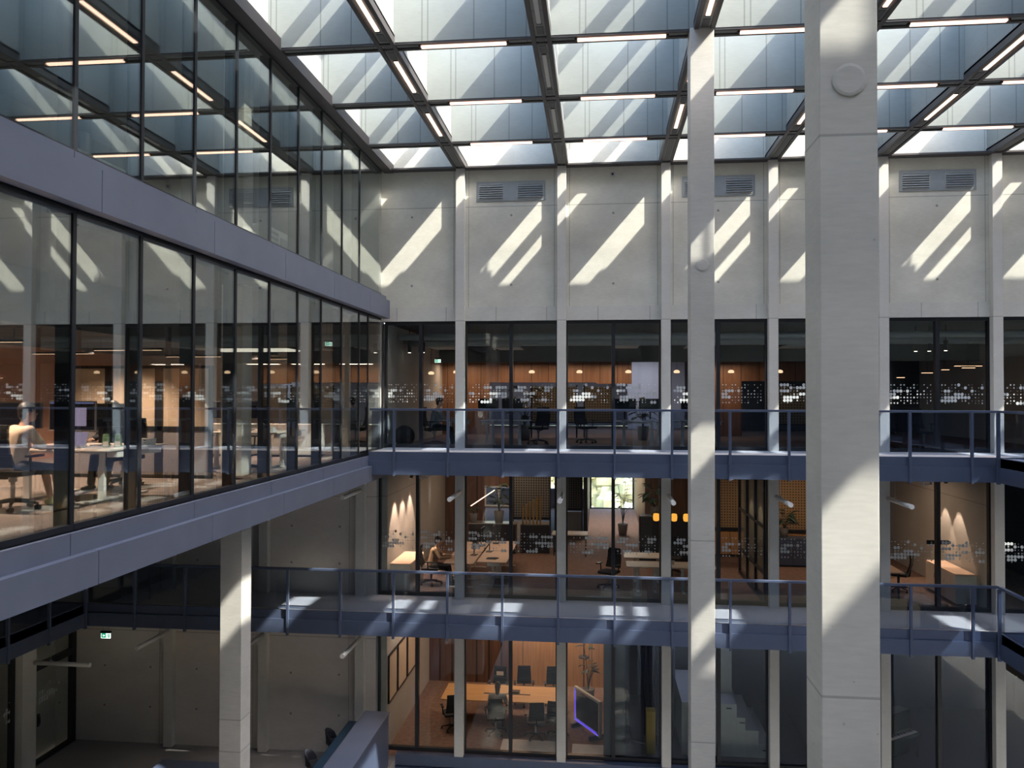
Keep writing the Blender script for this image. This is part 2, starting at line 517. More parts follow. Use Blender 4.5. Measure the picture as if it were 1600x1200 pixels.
def led_bar(c, along, label, lit=True):
    L = 1.48
    t = thing('light_bar', label, 'light', c, 0 if along == 'X' else PI / 2, 'LED bars in the roof grid')
    MB().cbox((0, 0, .018), (L, .07, .032)).build('diffuser', 'led' if lit else 'led_off', t)
    MB().cbox((0, 0, .052), (L + .05, .10, .036)).build('housing', 'beam', t)
    for s in (-1, 1):
        MB().cbox((s * (L / 2 + .03), 0, .03), (.03, .085, .05)).build('end_cap', 'black', t)
    return t
for j in range(0, 5):
    for k in range(0, 6):
        xx = RX[k] + G / 2
        yy = RY[j]
        led_bar((xx, yy, ZC - .02), 'X', '%s LED bar, %s from left, on %s cross beam from back wall' % ('warm white' if j == 0 else 'white', ORD[k], ORD[j]))
for k in range(0, 6):
    for j in range(1, 5):
        led_bar((RX[k], RY[j] + G / 2 - .02, ZC + .01), 'Y', '%s LED bar inside %s roof beam from left, %s from back wall' % ('unlit grey' if k == 1 else 'bright white', ORD[k], ORD[j - 1]), k != 1)

# ------------------------------------------------------------------ back wall, pilasters, columns
struct('wall_back', MB().box(XL - .2, YW, ZG, XR, YW + .35, 17.6), 'conc_wall', 'bare concrete upper back wall between the glazing and the roof', 'wall')
struct('wall_back_band', MB().box(XL, YW - .035, ZG, XR, YW + .2, 11.83), 'conc_band', 'pale concrete lintel band along the bottom of the upper back wall', 'wall')
for k in range(-1, 7):
    x = G * k
    if k == -1:
        continue
    struct('pilaster_column', MB().box(x - .118, YP, -4.5, x + .118, YW, ZC), 'conc_pil',
           'slender concrete pilaster up the full back wall, %s from the left glass wall' % ORD[k], 'pilaster', .006)
for k, (x, w) in enumerate(((-2.7, 'nearest the glazed rooms'), (-5.4, 'in the middle of the lower concrete wall'), (-8.1, 'nearest the glazed door'))):
    for nm, z0, z1 in (('level one', Z1, 7.42), ('ground level', Z0, 3.5)):
        struct('pilaster_column', MB().box(x - .125, YP, z0, x + .125, YW, z1), 'conc_pil',
               'short concrete pilaster at %s, %s' % (nm, w), 'pilaster', .006)
struct('wall_back_lower', MB().box(-12.4, YW, -1.2, XL - .17, YW + .35, 7.45), 'conc_low', 'plain concrete back wall under the left glazed storeys', 'wall')
for nm, x, y, z0, z1, lab in (('column', 5.36, 13.545, -4.5, ZC + .03, 'tall slim concrete column standing in mid hall under the roof grid'),
                        ('column', -2.685, 13.545, -4.5, 7.36, 'concrete column holding up the left glazed storeys'),
                        ('column', -2.7, 13.55, Z2, 11.5, 'concrete column standing inside the left office'),
                        ('column', -2.7, 13.55, 12.1, 15.5, 'concrete column inside the top left storey'),
                        ('column', -2.7, 5.45, -4.5, 7.36, 'concrete column under the left storeys outside the view'),
                        ('column', 13.5, 5.45, -4.5, ZC + .03, 'concrete column at the right outside the view'),
                        ('column', 13.5, 13.55, -4.5, ZC + .03, 'second concrete column at the right outside the view')):
    struct(nm, MB().box(x - .195, y - .195, z0, x + .195, y + .195, z1), 'conc_col', lab, 'column', .008)
struct('column', MB().box(5.068, 5.25, -4.5, 5.424, 5.62, ZC + .03), 'conc_big', 'large nearest concrete column in front, cropped top and bottom', 'column', .006)
for x, y, z, lab in ((5.25, 5.246, 11.47, 'round filled patch high on the large front column'), (5.36, 13.346, 11.62, 'round filled patch on the slim mid column')):
    tag(MB().lathe([(.0, 0), (.10, 0), (.105, .004), (.085, .007), (.02, .006)], 20).move(Matrix.Translation((x, y, z)) @ Matrix.Rotation(R(90), 4, 'X')).build('cast_in_cap', 'conc_col'), lab, 'concrete plug', None, 'structure')

# far enclosure
struct('wall_right', MB().box(XR, YS, 11.5, XR + .4, 40, 17.6), 'conc_wall', 'far right upper concrete wall outside the view', 'wall')
struct('wall_right', MB().box(XR, YS, -1.2, XR + .4, 40, 11.5), 'dark_ceil', 'far right dark storeys outside the view', 'wall')
struct('wall_front', MB().box(-2.4, YS - .4, 11.5, XR, YS, 17.6), 'conc_wall', 'upper concrete wall behind the camera', 'wall')
struct('wall_front', MB().box(-2.4, YS - .4, -1.2, XR, YS, 11.5), 'dark_ceil', 'dark glazed storeys behind the camera', 'wall')
struct('wall_left_rear', MB().box(-2.6, YS, -1.2, -2.2, 1.4, 17.6), 'conc_low', 'concrete wall left of the camera', 'wall')
struct('floor_court', MB().box(-1.7, YS, -4.7, XR, YP + .3, -4.5), 'conc_court', 'courtyard floor at the foot of the hall', 'floor')
struct('floor_ground', MB().box(-11.0, 2, -.5, -1.7, YW, Z0), 'conc_floor', 'grey ground floor under the left storeys', 'floor')

# ------------------------------------------------------------------ balconies
YB = 19.37
def balcony_slab_x(name, x0, x1, zt, lab):
    mb = MB()
    mb.box(x0, YB + .04, zt - .23, x1, YW, zt - .01)            # deck
    mb.box(x0, YB, zt - .21, x1, YB + .05, zt + .01)            # upper fascia
    mb.box(x0, YB - .04, zt - .555, x1, YB + .05, zt - .21)     # lower fascia, stands proud
    mb.box(x0, YB + .05, zt - .5, x1, YW, zt - .46)             # soffit
    o = mb.build(name, ['navy'])
    tag(o, lab, 'balcony', None, 'structure')
    MB().box(x0, YB + .06, zt - .01, x1, YW, zt).build('deck_floor', 'deck', o)
    return o
balcony_slab_x('floor_balcony', XL + .13, 14.3, Z2 + .01, 'navy edged upper balcony along the back wall')
balcony_slab_x('floor_balcony', -10.9, 14.3, Z1 + .05, 'navy edged lower balcony along the back wall')
def balcony_slab_y(x0, x1, y0, y1, zt, face, lab):
    """face = -1: open edge on the x0 side"""
    xe = x0 if face < 0 else x1
    mb = MB()
    mb.box(x0, y0, zt - .23, x1, y1, zt - .01)
    mb.box(xe - .05, y0, zt - .21, xe + .0, y1, zt + .01) if face > 0 else mb.box(xe, y0, zt - .21, xe + .05, y1, zt + .01)
    mb.box(xe - .05, y0, zt - .555, xe + .04, y1, zt - .21) if face > 0 else mb.box(xe - .04, y0, zt - .555, xe + .05, y1, zt - .21)
    mb.box(x0, y0, zt - .5, x1, y1, zt - .46)
    return struct('floor_balcony', mb, 'navy', lab, 'balcony')
balcony_slab_y(-10.9, -9.42, 2, YB - .05, Z1 + .05, 1, 'dark navy lower balcony running along the left wall')
balcony_slab_y(12.72, 14.3, 3, YB - .05, Z2 + .01, -1, 'navy upper balcony turning forward at the right edge')
balcony_slab_y(12.72, 14.3, 3, YB - .05, Z1 + .05, -1, 'navy lower balcony turning forward at the right edge')

def railing_x(x0, x1, xs, zt, lab, group=None):
    t = thing('balcony_railing', lab, 'railing', (x0, YB, zt))
    MB().box(0, -.055, 1.0, x1 - x0, .035, 1.055).build('handrail', 'navy', t, .008)
    for x in xs:
        MB().box(x - x0 - .03, -.075, -.62, x - x0 + .03, .0, 1.0).build('post', 'navy', t, .006)
    ed = sorted(set([x0] + [x for x in xs] + [x1]))
    for a, b in zip(ed, ed[1:]):
        if b - a > .25:
            MB().box(a - x0 + .035, .006, .03, b - x0 - .035, .018, .995).build('glass_panel', 'railglass', t)
    return t
railing_x(XL + .16, 12.72, [1.35 * k for k in range(-1, 10)], Z2 + .04, 'navy post and glass railing of the upper balcony along the back wall')
railing_x(-9.42, 12.72, [1.35 * k for k in range(-6, 10)], Z1 + .06, 'navy post and glass railing of the lower balcony along the back wall')
def railing_y(xe, y0, y1, zt, face, lab):
    t = thing('balcony_railing', lab, 'railing', (xe, y0, zt))
    MB().box(-.045, 0, 1.0, .045, y1 - y0, 1.055).build('handrail', 'navy', t, .008)
    n = int((y1 - y0) / 1.35)
    ys = [y1 - y0 - 1.35 * i - .03 for i in range(n + 1)]
    for y in ys:
        MB().box(-.075 if face < 0 else 0, y - .03, -.62, 0 if face < 0 else .075, y + .03, 1.0).build('post', 'navy', t, .006)
    for a in ys[1:]:
        MB().box(-.006, a + .035, .03, .006, a + 1.35 - .035, .995).build('glass_panel', 'railglass', t)
    return t
railing_y(12.72, 3, YB - .09, Z2 + .04, -1, 'navy railing of the upper balcony turning forward at the right')
railing_y(12.72, 3, YB - .09, Z1 + .06, -1, 'navy railing of the lower balcony turning forward at the right')
railing_y(-9.42, 3, YB - .09, Z1 + .06, 1, 'shaded navy railing of the lower balcony along the left wall')

# ------------------------------------------------------------------ left glazed storeys
def left_slab(z_top, z_led, z_bot, lab):
    mb = MB()
    mb.box(-14.5, 1.5, z_bot + .05, -2.06, YP, z_top - .02)
    o = mb.build('floor_left', 'dark_ceil')
    tag(o, lab, 'floor slab', None, 'structure')
    ys = [1.5] + [8.1 - 2.66 + 2.66 * k for k in range(0, 6)] + [YP]
    for a, b in zip(ys, ys[1:]):
        MB().box(-2.06, a + .006, z_led, -2.0, b - .006, z_top).build('upper_fascia', 'fascia', o)
        MB().box(-2.06, min(a + .35, b), z_bot, -1.90, b + .35 - .012 if b < YP - .4 else YP, z_led).build('lower_fascia', 'fascia', o)
    return o
left_slab(7.96, 7.72, 7.34, 'blue grey edge of the floor under the left office')
left_slab(12.12, 12.0, 11.52, 'blue grey edge of the floor above the left office')
struct('floor_left_office', MB().box(-14.5, 1.5, 7.9, -2.16, YP, 7.985), 'carpet_grey', 'carpet floor of the left office', 'floor')
struct('floor_left_upper', MB().box(-14.5, 1.5, 12.06, -2.16, YP, 12.13), 'conc_floor', 'floor of the top left storey', 'floor')
struct('ceiling_left', MB().box(-14.5, 1.5, 11.40, -2.2, YP, 11.50), 'dark_ceil', 'dark ceiling of the left office', 'ceiling')
struct('ceiling_left_roof', MB().box(-14.5, 1.3, 15.5, -2.13, YW + .35, 15.8), 'conc_room', 'roof slab over the left storeys', 'ceiling')
struct('ceiling_left_drop', MB().box(-9.1, 1.5, 10.55, -5.0, YP, 11.40), 'dark_ceil', 'dark dropped ceiling at the back of the left office', 'ceiling')
struct('wall_left_office', MB().box(-9.3, 1.5, 7.98, -9.1, YP, 11.4), 'terracotta', 'terracotta rear wall of the left office', 'wall')
struct('wall_left_upper', MB().box(-8.4, 1.5, 12.1, -8.2, YP, 15.5), 'conc_room', 'grey rear wall of the top left storey', 'wall')
struct('wall_left_end', MB().box(-14.5, YP, 7.4, -2.2, YW + .35, 15.6), 'conc_room', 'concrete end wall of the left storeys', 'wall')
struct('wall_left_south', MB().box(-14.5, 1.3, -4.7, -2.2, 1.98, 7.3).box(-14.5, 1.3, 7.3, -2.2, 1.5, 15.6), 'conc_room', 'concrete near end wall of the left storeys', 'wall')
MY = [8.29 - 1.333 * k for k in range(5, 0, -1)] + [8.29, 9.597, 10.936, 12.27, 13.6, 14.93, 16.25, 17.6, 18.93, 20.9]

def dot_mesh(w, zc, seed, n_rows=7, pitch=.086):
    """band of white manifestation dots, runs of large discs between small ones"""
    rnd = random.Random(seed)
    mb = MB()
    n = int((w - .06) / pitch)
    for r in range(n_rows):
        i = 0
        dens = (0.25, .55, .75, .9, .75, .55, .35)[r]
        while i < n:
            run = rnd.randint(1, 4)
            big = rnd.random() < dens * .48
            for _ in range(run):
                if i >= n:
                    break
                x = .05 + (i + .5) * pitch
                z = (3 - r) * pitch * .95 + (pitch * .5 if (r == 0 or r == 6) else 0) * (0.5 if r else -.2)
                rr = .041 if big else (rnd.choice((.009, .014, .02)) if rnd.random() < .35 + dens * .5 else 0)
                if rr:
                    mb.disc((x, 0, z), rr, .0015, 10 if big else 6)
                i += 1
    return mb.mesh('dot_film', 'film')
DOTS = [dot_mesh(1.22, 0, s) for s in (3, 11, 23, 31, 47)]
wn = [0]
def window_y(y0, y1, z0, z1, dots_z, lab, gl='glass_left', seed=0):
    """one bay of the left curtain wall"""
    wn[0] += 1
    t = thing('window_%d' % wn[0], lab, 'window', (XL, y0, z0), 0, None, 'structure')
    h, w = z1 - z0, y1 - y0
    MB().box(-.012, .03, .07, 0, w - .03, h - .04).build('pane', gl, t)
    MB().box(-.19, -.03, 0, .015, .03, h).build('mullion', 'frame', t)
    MB().box(-.08, .03, 0, .02, w - .03, .07).build('sill_frame', 'frame', t)
    MB().box(-.08, .03, h - .05, .02, w - .03, h).build('head_frame', 'frame', t)
    if dots_z:
        d = share('dot_film', DOTS[seed % 5], t)
        d.rotation_euler = (0, 0, PI / 2)
        d.location = (-.02, .04, dots_z - z0)
        d.scale = (w / 1.35, 1, 1)
    return t
nL = len(MY) - 1
for i in range(nL):
    a, b = MY[i], MY[i + 1]
    if i == nL - 1:
        window_y(a, 19.69, 7.96, 11.53, None, 'narrow glass pane of the left office next to the corner', seed=i)
        window_y(19.69, b, 7.96, 11.53, None, 'last glass pane of the left office, in the corner by the back wall', seed=i + 1)
    else:
        window_y(a, b, 7.96, 11.53, None, 'left office window, %s pane from the back corner' % ORD[min(12, nL - i)], seed=i * 3 + 1)
    window_y(a, b, 12.12, ZC - .01, None, 'top left storey window, %s pane from the back corner' % ORD[min(12, nL - 1 - i)], seed=i)

# ------------------------------------------------------------------ back glazing
def window_bay(x0, x1, z0, z1, dots_z, lab, seed, one=False, black=None):
    wn[0] += 1
    t = thing('window_%d' % wn[0], lab, 'window', (x0, YW, z0), 0, None, 'structure')
    w, h = x1 - x0, z1 - z0
    mb = MB()
    mb.box(0, .02, 0, w, .14, .10)
    mb.box(0, .02, h - .09, w, .14, h)
    mb.box(0, .02, .10, .055, .14, h - .09)
    mb.box(w - .055, .02, .10, w, .14, h - .09)
    mb.build('frame', 'frame', t)
    m = w / 2
    spans = [(.055, w - .055)] if one else [(.055, m - .035), (m + .035, w - .055)]
    if not one:
        MB().box(m - .045, .0, .10, m + .045, .16, h - .09).build('mullion', 'frame', t)
    for i, (a, b) in enumerate(spans):
        MB().box(a, .07, .10, b, .082, h - .09).build('pane', 'glass', t)
        if dots_z:
            d = share('dot_film', DOTS[(seed + i * 2) % 5], t)
            d.location = (a + .0, .062, dots_z - z0)
            d.scale = ((b - a) / 1.25, 1, 1)
    return t
for k in range(-1, 6):
    x0 = G * k + .10 if k >= 0 else XL + .03
    x1 = G * (k + 1) - .10
    pl = 'between the corner and the first full pilaster' if k < 0 else 'right of the %s full pilaster' % ORD[k]
    window_bay(x0, x1, Z2, ZG, 9.52, 'upper balcony window %s' % pl, k + 6)
    window_bay(x0 if k >= 0 else -2.25, x1, Z1 + .04, 7.5, 5.56, 'lower balcony window %s' % pl, k * 2 + 9)
    window_bay(x0 if k >= 0 else -2.25, x1, -.06, 3.5, None, 'ground floor window %s' % pl, k * 2 + 9)
struct('trim_plinth', MB().box(-1.7, YP - .02, -.34, 16.5, YW, -.06).box(-1.7, YP - .10, -.62, 16.5, YW, -.36).box(-1.7, YP + .1, -4.5, 16.5, YW, -.62), 'navy', 'stepped navy plinth under the ground floor windows', 'plinth')

# left wall of the two lower levels, with its glazed door
XW = -10.9
struct('wall_left', MB().box(XW - .95, 2, -1.2, XW - .65, YW + .35, 7.45), 'offwhite', 'concrete wall behind the glazing at the lower left', 'wall')
struct('pilaster_column', MB().box(XW - .15, 18.72, Z0, XW + .22, 19.22, 3.5), 'conc_pil', 'concrete pilaster left of the glazed door at the lower left', 'pilaster')
t = thing('door_1', 'black framed glazed door with dots at the lower left, by the concrete corner', 'door', (XW, 19.35, Z0), 0, None, 'structure')
mb = MB().box(-.1, 0, 0, .02, .12, 3.6).box(-.1, 1.56, 0, .02, 1.74, 3.6).box(-.1, .12, 2.45, .02, 1.56, 2.62).box(-.1, .12, 0, .02, 1.56, .10)
mb.build('door_frame', 'frame', t)
MB().box(-.05, .12, .10, -.04, 1.56, 2.45).build('pane', 'glass', t)
MB().box(-.05, .12, 2.62, -.04, 1.56, 3.6).build('transom_pane', 'glass', t)
hd = MB().box(.0, .2, 1.0, .03, .28, 1.32).rod((.05, .24, 1.08), (.05, .24, 1.24), .02).build('handle', 'black', t)
d = share('dot_film', DOTS[2], t); d.rotation_euler = (0, 0, PI / 2); d.location = (-.034, .14, 1.75); d.scale = (1.1, 1, 1)
t = thing('window_%d' % (wn[0] + 1), 'dotted window at the lower left edge beside the glazed door', 'window', (XW, 16.2, Z0), 0, None, 'structure')
MB().box(-.1, 0, 0, .02, .1, 3.6).box(-.1, 2.42, 0, .02, 2.52, 3.6).box(-.1, .1, 0, .02, 2.42, .08).build('frame', 'frame', t)
MB().box(-.05, .1, .08, -.04, 2.42, 3.6).build('pane', 'glass', t)
for i in range(2):
    d = share('dot_film', DOTS[i + 3], t); d.rotation_euler = (0, 0, PI / 2); d.location = (-.034, .12 + 1.15 * i, 1.75)
t = thing('notice_board', 'black framed pale notice board behind the dotted window at lower left', 'board', (XW - .645, 17.0, .9))
MB().box(0, 0, 0, .02, 1.2, 1.5).build('panel', 'offwhite', t)
MB().box(0, -.05, -.05, .03, 0, 1.55).box(0, 1.2, -.05, .03, 1.25, 1.55).box(0, 0, -.05, .03, 1.2, 0).box(0, 0, 1.5, .03, 1.2, 1.55).build('board_frame', 'frame', t)

# ------------------------------------------------------------------ rooms behind the back wall
def roomshell(nm, x0, x1, y1, z0, z1, floor, ceil, back, wl, wr):
    y0 = YW + .2
    struct('floor_' + nm, MB().box(x0, YW + .0, z0 - .25, x1, y1, z0), floor, 'floor of the %s' % nm.replace('_', ' '), 'floor')
    struct('ceiling_' + nm, MB().box(x0, y0, z1, x1, y1, z1 + .08), ceil, 'dark ceiling of the %s' % nm.replace('_', ' '), 'ceiling')
    struct('wall_left_' + nm, MB().box(x0 - .2, y0, z0, x0, y1, z1), wl, 'left side wall of the %s' % nm.replace('_', ' '), 'wall')
    struct('wall_right_' + nm, MB().box(x1, y0, z0, x1 + .2, y1, z1), wr, 'right side wall of the %s' % nm.replace('_', ' '), 'wall')
YF = 38.6
roomshell('upper_office', -2.05, 16.4, YF, Z2 - .02, 11.42, 'carpet', 'dark_ceil', None, 'conc_room', 'conc_room')
roomshell('side_office', 13.62, 16.4, 30, Z1 + .03, 7.42, 'carpet', 'dark_ceil', None, 'conc_room', 'dark_ceil')
struct('wall_back_side', MB().box(13.62, 29.8, Z1 + .03, 16.4, 30.0, 7.42), 'terracotta', 'rear wall of the dim side office at the right edge', 'wall')
roomshell('lower_office', -2.05, 13.38, YF, Z1 + .03, 7.42, 'carpet', 'dark_ceil', None, 'conc_room', 'conc_room')
roomshell('meeting_room', -2.05, 3.95, 27.0, Z0, 3.55, 'carpet', 'dark_ceil', None, 'conc_room', 'plum')
roomshell('dark_studio', 4.2, 16.4, 26.5, Z0, 3.55, 'plum', 'dark_ceil', None, 'plum', 'plum')
struct('wall_back_meeting', MB().box(.75, 26.8, Z0, 3.95, 27.0, 3.55), 'honey', 'honey plywood rear wall at the right of the meeting room', 'wall')
struct('wall_back_meeting', MB().box(-2.05, 26.85, Z0, .75, 27.0, 3.55), 'plank', 'dark plank rear wall at the left of the meeting room', 'wall')
struct('wall_back_studio', MB().box(4.2, 26.3, Z0, 16.4, 26.5, 3.0), 'bluewall', 'deep blue rear wall of the ground floor studio', 'wall')
struct('wall_studio_divider', MB().box(9.4, YW + .2, Z0, 9.6, 26.3, 3.55), 'bluewall', 'deep blue dividing wall of the studio', 'wall')
struct('pier_column', MB().box(3.80, YW + .18, Z0, 4.36, YW + .42, 3.5), 'frame', 'black pier between the meeting room and the studio', 'pier')
# lower office rear wall with openings
def wallseg(nm, x0, x1, y, z0, z1, mat, lab):
    struct(nm, MB().box(x0, y, z0, x1, y + .15, z1), mat, lab, 'wall')
wallseg('wall_planks', -2.05, -.55, 29.6, Z1 + .03, 7.42, 'plank', 'dark vertical plank wall at the left of the lower office')
wallseg('wall_wood', -.55, .55, 29.6, 6.05, 7.42, 'wood', 'brown wood wall panel over the plants in the lower office')
wallseg('wall_wood', .55, 3.3, 30.2, 6.55, 7.42, 'wood', 'brown wood bulkhead over the perforated screens')
wallseg('wall_wood', 5.35, 7.3, 29.6, Z1 + .03, 7.42, 'wood', 'brown wood wall right of the bright corridor')
wallseg('wall_wood', 7.3, 13.38, 30.4, Z1 + .03, 7.42, 'wood', 'brown wood rear wall of the right lower rooms')
wallseg('wall_outer', -2.05, 3.3, YF, Z1 + .03, 5.0, 'lavender', 'pale outer wall below the far lower windows')
wallseg('wall_outer', -2.05, 3.3, YF, 7.0, 7.42, 'lavender', 'pale outer wall above the far lower windows')
wallseg('wall_outer', 6.2, 13.38, YF, Z1 + .03, 7.42, 'lavender', 'blank outer wall at the far right of the lower office')
struct('wall_corridor', MB().box(5.35, 29.75, Z1 + .03, 5.5, YF, 7.42), 'wood', 'wood side wall of the bright corridor', 'wall')
struct('wall_corridor', MB().box(3.1, 30.35, Z1 + .03, 3.25, YF, 7.42), 'black', 'dark side wall of the bright corridor', 'wall')
t = thing('window_90', 'tall far window at the end of the corridor with sunny foliage outside', 'window', (3.25, YF, Z1), 0, None, 'structure')
MB().box(0, 0, 0, 2.1, .08, .08).box(0, 0, .08, .08, .08, 3.3).box(2.02, 0, .08, 2.1, .08, 3.3).build('frame', 'frame', t)
MB().box(.08, .03, .08, 2.02, .04, 3.3).build('pane', 'glass', t)
# upper office rear
wallseg('wall_bulkhead', -2.05, 16.4, 28.4, 10.66, 11.42, 'dark_ceil', 'dark ceiling bulkhead across the upper office')
for a, b, z0, lab in ((-2.05, -.3, Z2, 'left wood wall of the upper office'), (-.3, 3.6, 9.95, 'wood wall panel above the upper office openings'), (3.6, 4.85, 9.9, 'short wood wall panel over the doorway of the upper office'),
                      (7.2, 8.7, Z2, 'wood wall standing in the middle of the upper office'), (8.7, 12.2, 10.0, 'dim wood wall panel at the right of the upper office')):
    wallseg('wall_wood', a, b, 29.0, z0, 10.8, 'wood', lab)
wallseg('wall_lavender', -2.05, 5.3, YF - .2, Z2, 11.4, 'lavender', 'pale lavender low wall at the far end of the upper office')
wallseg('wall_lavender', 4.9, 6.2, 34.5, Z2, 11.4, 'lavender', 'pale lavender wall seen through the upper office doorway')
wallseg('wall_lavender', 6.6, 7.4, 35.5, Z2, 11.4, 'lavender', 'narrow lavender wall far back in the upper office')
wallseg('wall_dark', 8.7, 16.4, 33.5, Z2, 11.4, 'dark_ceil', 'dark far wall at the right of the upper office')
wallseg('wall_outer', 5.2, 16.4, YF, Z2, 11.4, 'lavender', 'outer wall at the far end of the upper office')
# outdoors
struct('ground_outside', MB().box(-60, YF + .4, -.6, 80, 90, -.3), 'ground', 'pale ground outside the far windows', 'ground')
hb = MB()
rnd = random.Random(5)
for i in range(260):
    x, z = rnd.uniform(-22, 34), rnd.uniform(0, 9.5)
    hb.ball((x, 56 + rnd.uniform(-1, 1) + z * .15, z), rnd.uniform(.9, 1.6), 7, 5, (1, .8, .8))
tag(hb.build('hedge_foliage', 'hedge'), 'sunny pale green foliage outside the far windows', 'foliage', None, 'stuff')

# ------------------------------------------------------------------ furniture builders
def office_chair(label, loc, rz, group=None, armrests=True):
    t = thing('office_chair', label, 'chair', loc, rz, group)
    mb = MB()
    mb.prism([(-.24, -.25), (.24, -.25), (.26, .1), (.22, .25), (-.22, .25), (-.26, .1)], .44, .51, 'Z')
    mb.build('seat', 'mesh', t, .02)
    mb = MB()
    for i in range(6):
        z0, z1 = .56 + i * .09, .56 + (i + 1) * .09
        y0, y1 = -.24 - .05 * math.sin(i / 6 * PI) - .012 * i, -.24 - .05 * math.sin((i + 1) / 6 * PI) - .012 * (i + 1)
        w0, w1 = .23 - .006 * i, .23 - .006 * (i + 1)
        mb.prism([(y0 - .02, z0), (y0 + .02, z0), (y1 + .02, z1), (y1 - .02, z1)], -w0, w0, 'X')
    mb.build('backrest', 'mesh', t, .008)
    MB().path([(0, -.1, .42), (0, -.27, .44), (0, -.30, .62)], .022).build('back_stem', 'black', t)
    MB().rod((0, 0, .12), (0, 0, .44), .028).rod((0, 0, .36), (0, 0, .44), .05).build('gas_column', 'chrome', t)
    mb = MB()
    for i in range(5):
        a = 2 * PI * i / 5 + .3
        mb.rod((0, 0, .13), (.30 * math.cos(a), .30 * math.sin(a), .085), .03, .018, 8)
    mb.build('star_base', 'black', t)
    for i in range(5):
        a = 2 * PI * i / 5 + .3
        x, y = .30 * math.cos(a), .30 * math.sin(a)
        MB().disc((x - .02, y, .032), .031, .01, 10, 'X').disc((x + .02, y, .032), .031, .01, 10, 'X').rod((x, y, .03), (x, y, .09), .012).build('caster', 'black', t)
    if armrests:
        for s in (-1, 1):
            mb = MB().rod((s * .27, -.05, .46), (s * .29, -.05, .68), .018).cbox((s * .29, .02, .695), (.08, .26, .03))
            mb.build('armrest', 'black', t, .006)
    return t

def sit_desk(label, loc, rz, w=1.6, d=.75, h=.74, top='offwhite', spine=1, group=None, spine_off=.0):
    t = thing('desk', label, 'desk', loc, rz, group)
    MB().cbox((0, 0, h - .0125), (w, d, .025)).build('desktop', top, t, .006)
    for s in (-1, 1):
        x = s * (w / 2 - .32)
        MB().cbox((x, 0, .02), (.08, d * .88, .03)).cbox((x, 0, .25), (.09, .06, .46)).cbox((x, 0, .56), (.07, .045, .24)).cbox((x, 0, h - .05), (.06, d * .8, .03)).build('leg', 'white', t, .004)
    MB().cbox((0, 0, h - .05), (w - .7, .10, .045)).build('crossbeam', 'white', t)
    MB().cbox((w / 2 - .10, .05, h - .075), (.16, .34, .09)).build('cable_tray', 'white', t, .01)
    if spine:
        mb = MB()
        for i in range(15):
            f = i / 14
            z = .03 + (h - .15) * f
            x = w / 2 - .12 - .06 * math.sin(f * PI * 1.0) * (1 - f)
            y = .1 * (1 - f) * math.sin(f * 2.2)
            mb.cbox((x, spine_off + y, z), (.075, .05, .036))
        mb.build('cable_spine', 'white', t, .004)
    return t

def monitor(label, loc, rz, w=.74, on=True, group=None):
    """screen faces local -Y"""
    t = thing('monitor', label, 'monitor', loc, rz, group)
    h = w * .57
    MB().cbox((0, 0, .44), (w, .035, h)).build('casing', 'chrome' if on else 'black', t, .006)
    s = MB().cbox((0, -.0185, .44), (w - .025, .004, h - .025)).build('screen', 'screen', t)
    if on:
        MB().cbox((.01, -.0215, .425), (w * .6, .002, h * .62)).build('page', 'page', s)
        MB().cbox((0, -.0215, .44 + h / 2 - .03), (w - .04, .002, .022)).build('menu_bar', 'blueglow', s)
    MB().cbox((0, .05, .22), (.05, .02, .36)).build('stand', 'black', t)
    MB().cbox((0, .05, .006), (.24, .18, .012)).build('foot', 'black', t, .004)
    return t

def laptop(label, loc, rz, lit=True):
    t = thing('laptop', label, 'laptop', loc, rz)
    MB().cbox((0, 0, .009), (.32, .22, .016)).build('keyboard_half', 'chrome', t, .003)
    m = Matrix.Translation((0, .11, .012)) @ Matrix.Rotation(R(-18), 4, 'X')
    MB().cbox((0, .004, .11), (.32, .008, .22)).move(m).build('lid', 'chrome', t, .003)
    MB().cbox((0, -.001, .115), (.30, .002, .19)).move(m).build('screen', 'page' if lit else 'screen', t)
    return t

def plant(label, loc, h=1.0, n=26, spread=.45, pot=(.17, .32), seed=1, group=None):
    rnd = random.Random(seed)
    t = thing('potted_plant', label, 'plant', loc, 0, group)
    MB().lathe([(pot[0] * .75, 0), (pot[0], pot[1]), (pot[0] * .9, pot[1]), (pot[0] * .85, pot[1] - .04)], 16).build('pot', 'pot', t, 0, True)
    st = MB()
    lf = MB()
    for i in range(n):
        a = rnd.uniform(0, 2 * PI)
        z = pot[1] + (h - pot[1]) * rnd.uniform(.25, 1)
        rr = spread * rnd.uniform(.2, .7)
        tip = Vector((rr * math.cos(a), rr * math.sin(a), z))
        if i % 3 == 0:
            st.path([(0, 0, pot[1] - .05), (tip.x * .4, tip.y * .4, pot[1] + (z - pot[1]) * .6), tuple(tip)], .008, 5)
        L = spread * rnd.uniform(.5, .95)
        wd = L * .24
        up_ = rnd.uniform(-.2, .7)
        d = Vector((math.cos(a), math.sin(a), up_)).normalized()
        sd_ = Vector((-math.sin(a), math.cos(a), 0))
        prev = None
        for s in range(6):
            f = s / 5
            c = tip + d * (L * f) + Vector((0, 0, -.35 * L * f * f))
            ww = wd * math.sin(PI * min(1, f * .9 + .1))
            row = [lf.bm.verts.new(c - sd_ * ww), lf.bm.verts.new(c + Vector((0, 0, -.02 * ww / wd))), lf.bm.verts.new(c + sd_ * ww)]
            if prev:
                for q in range(2):
                    lf.bm.faces.new((prev[q], prev[q + 1], row[q + 1], row[q]))
            prev = row
    st.build('stems', 'leaf', t)
    o = lf.build('leaves', 'leaf', t, 0, True)
    so_ = o.modifiers.new('thick', 'SOLIDIFY'); so_.thickness = .004
    return t

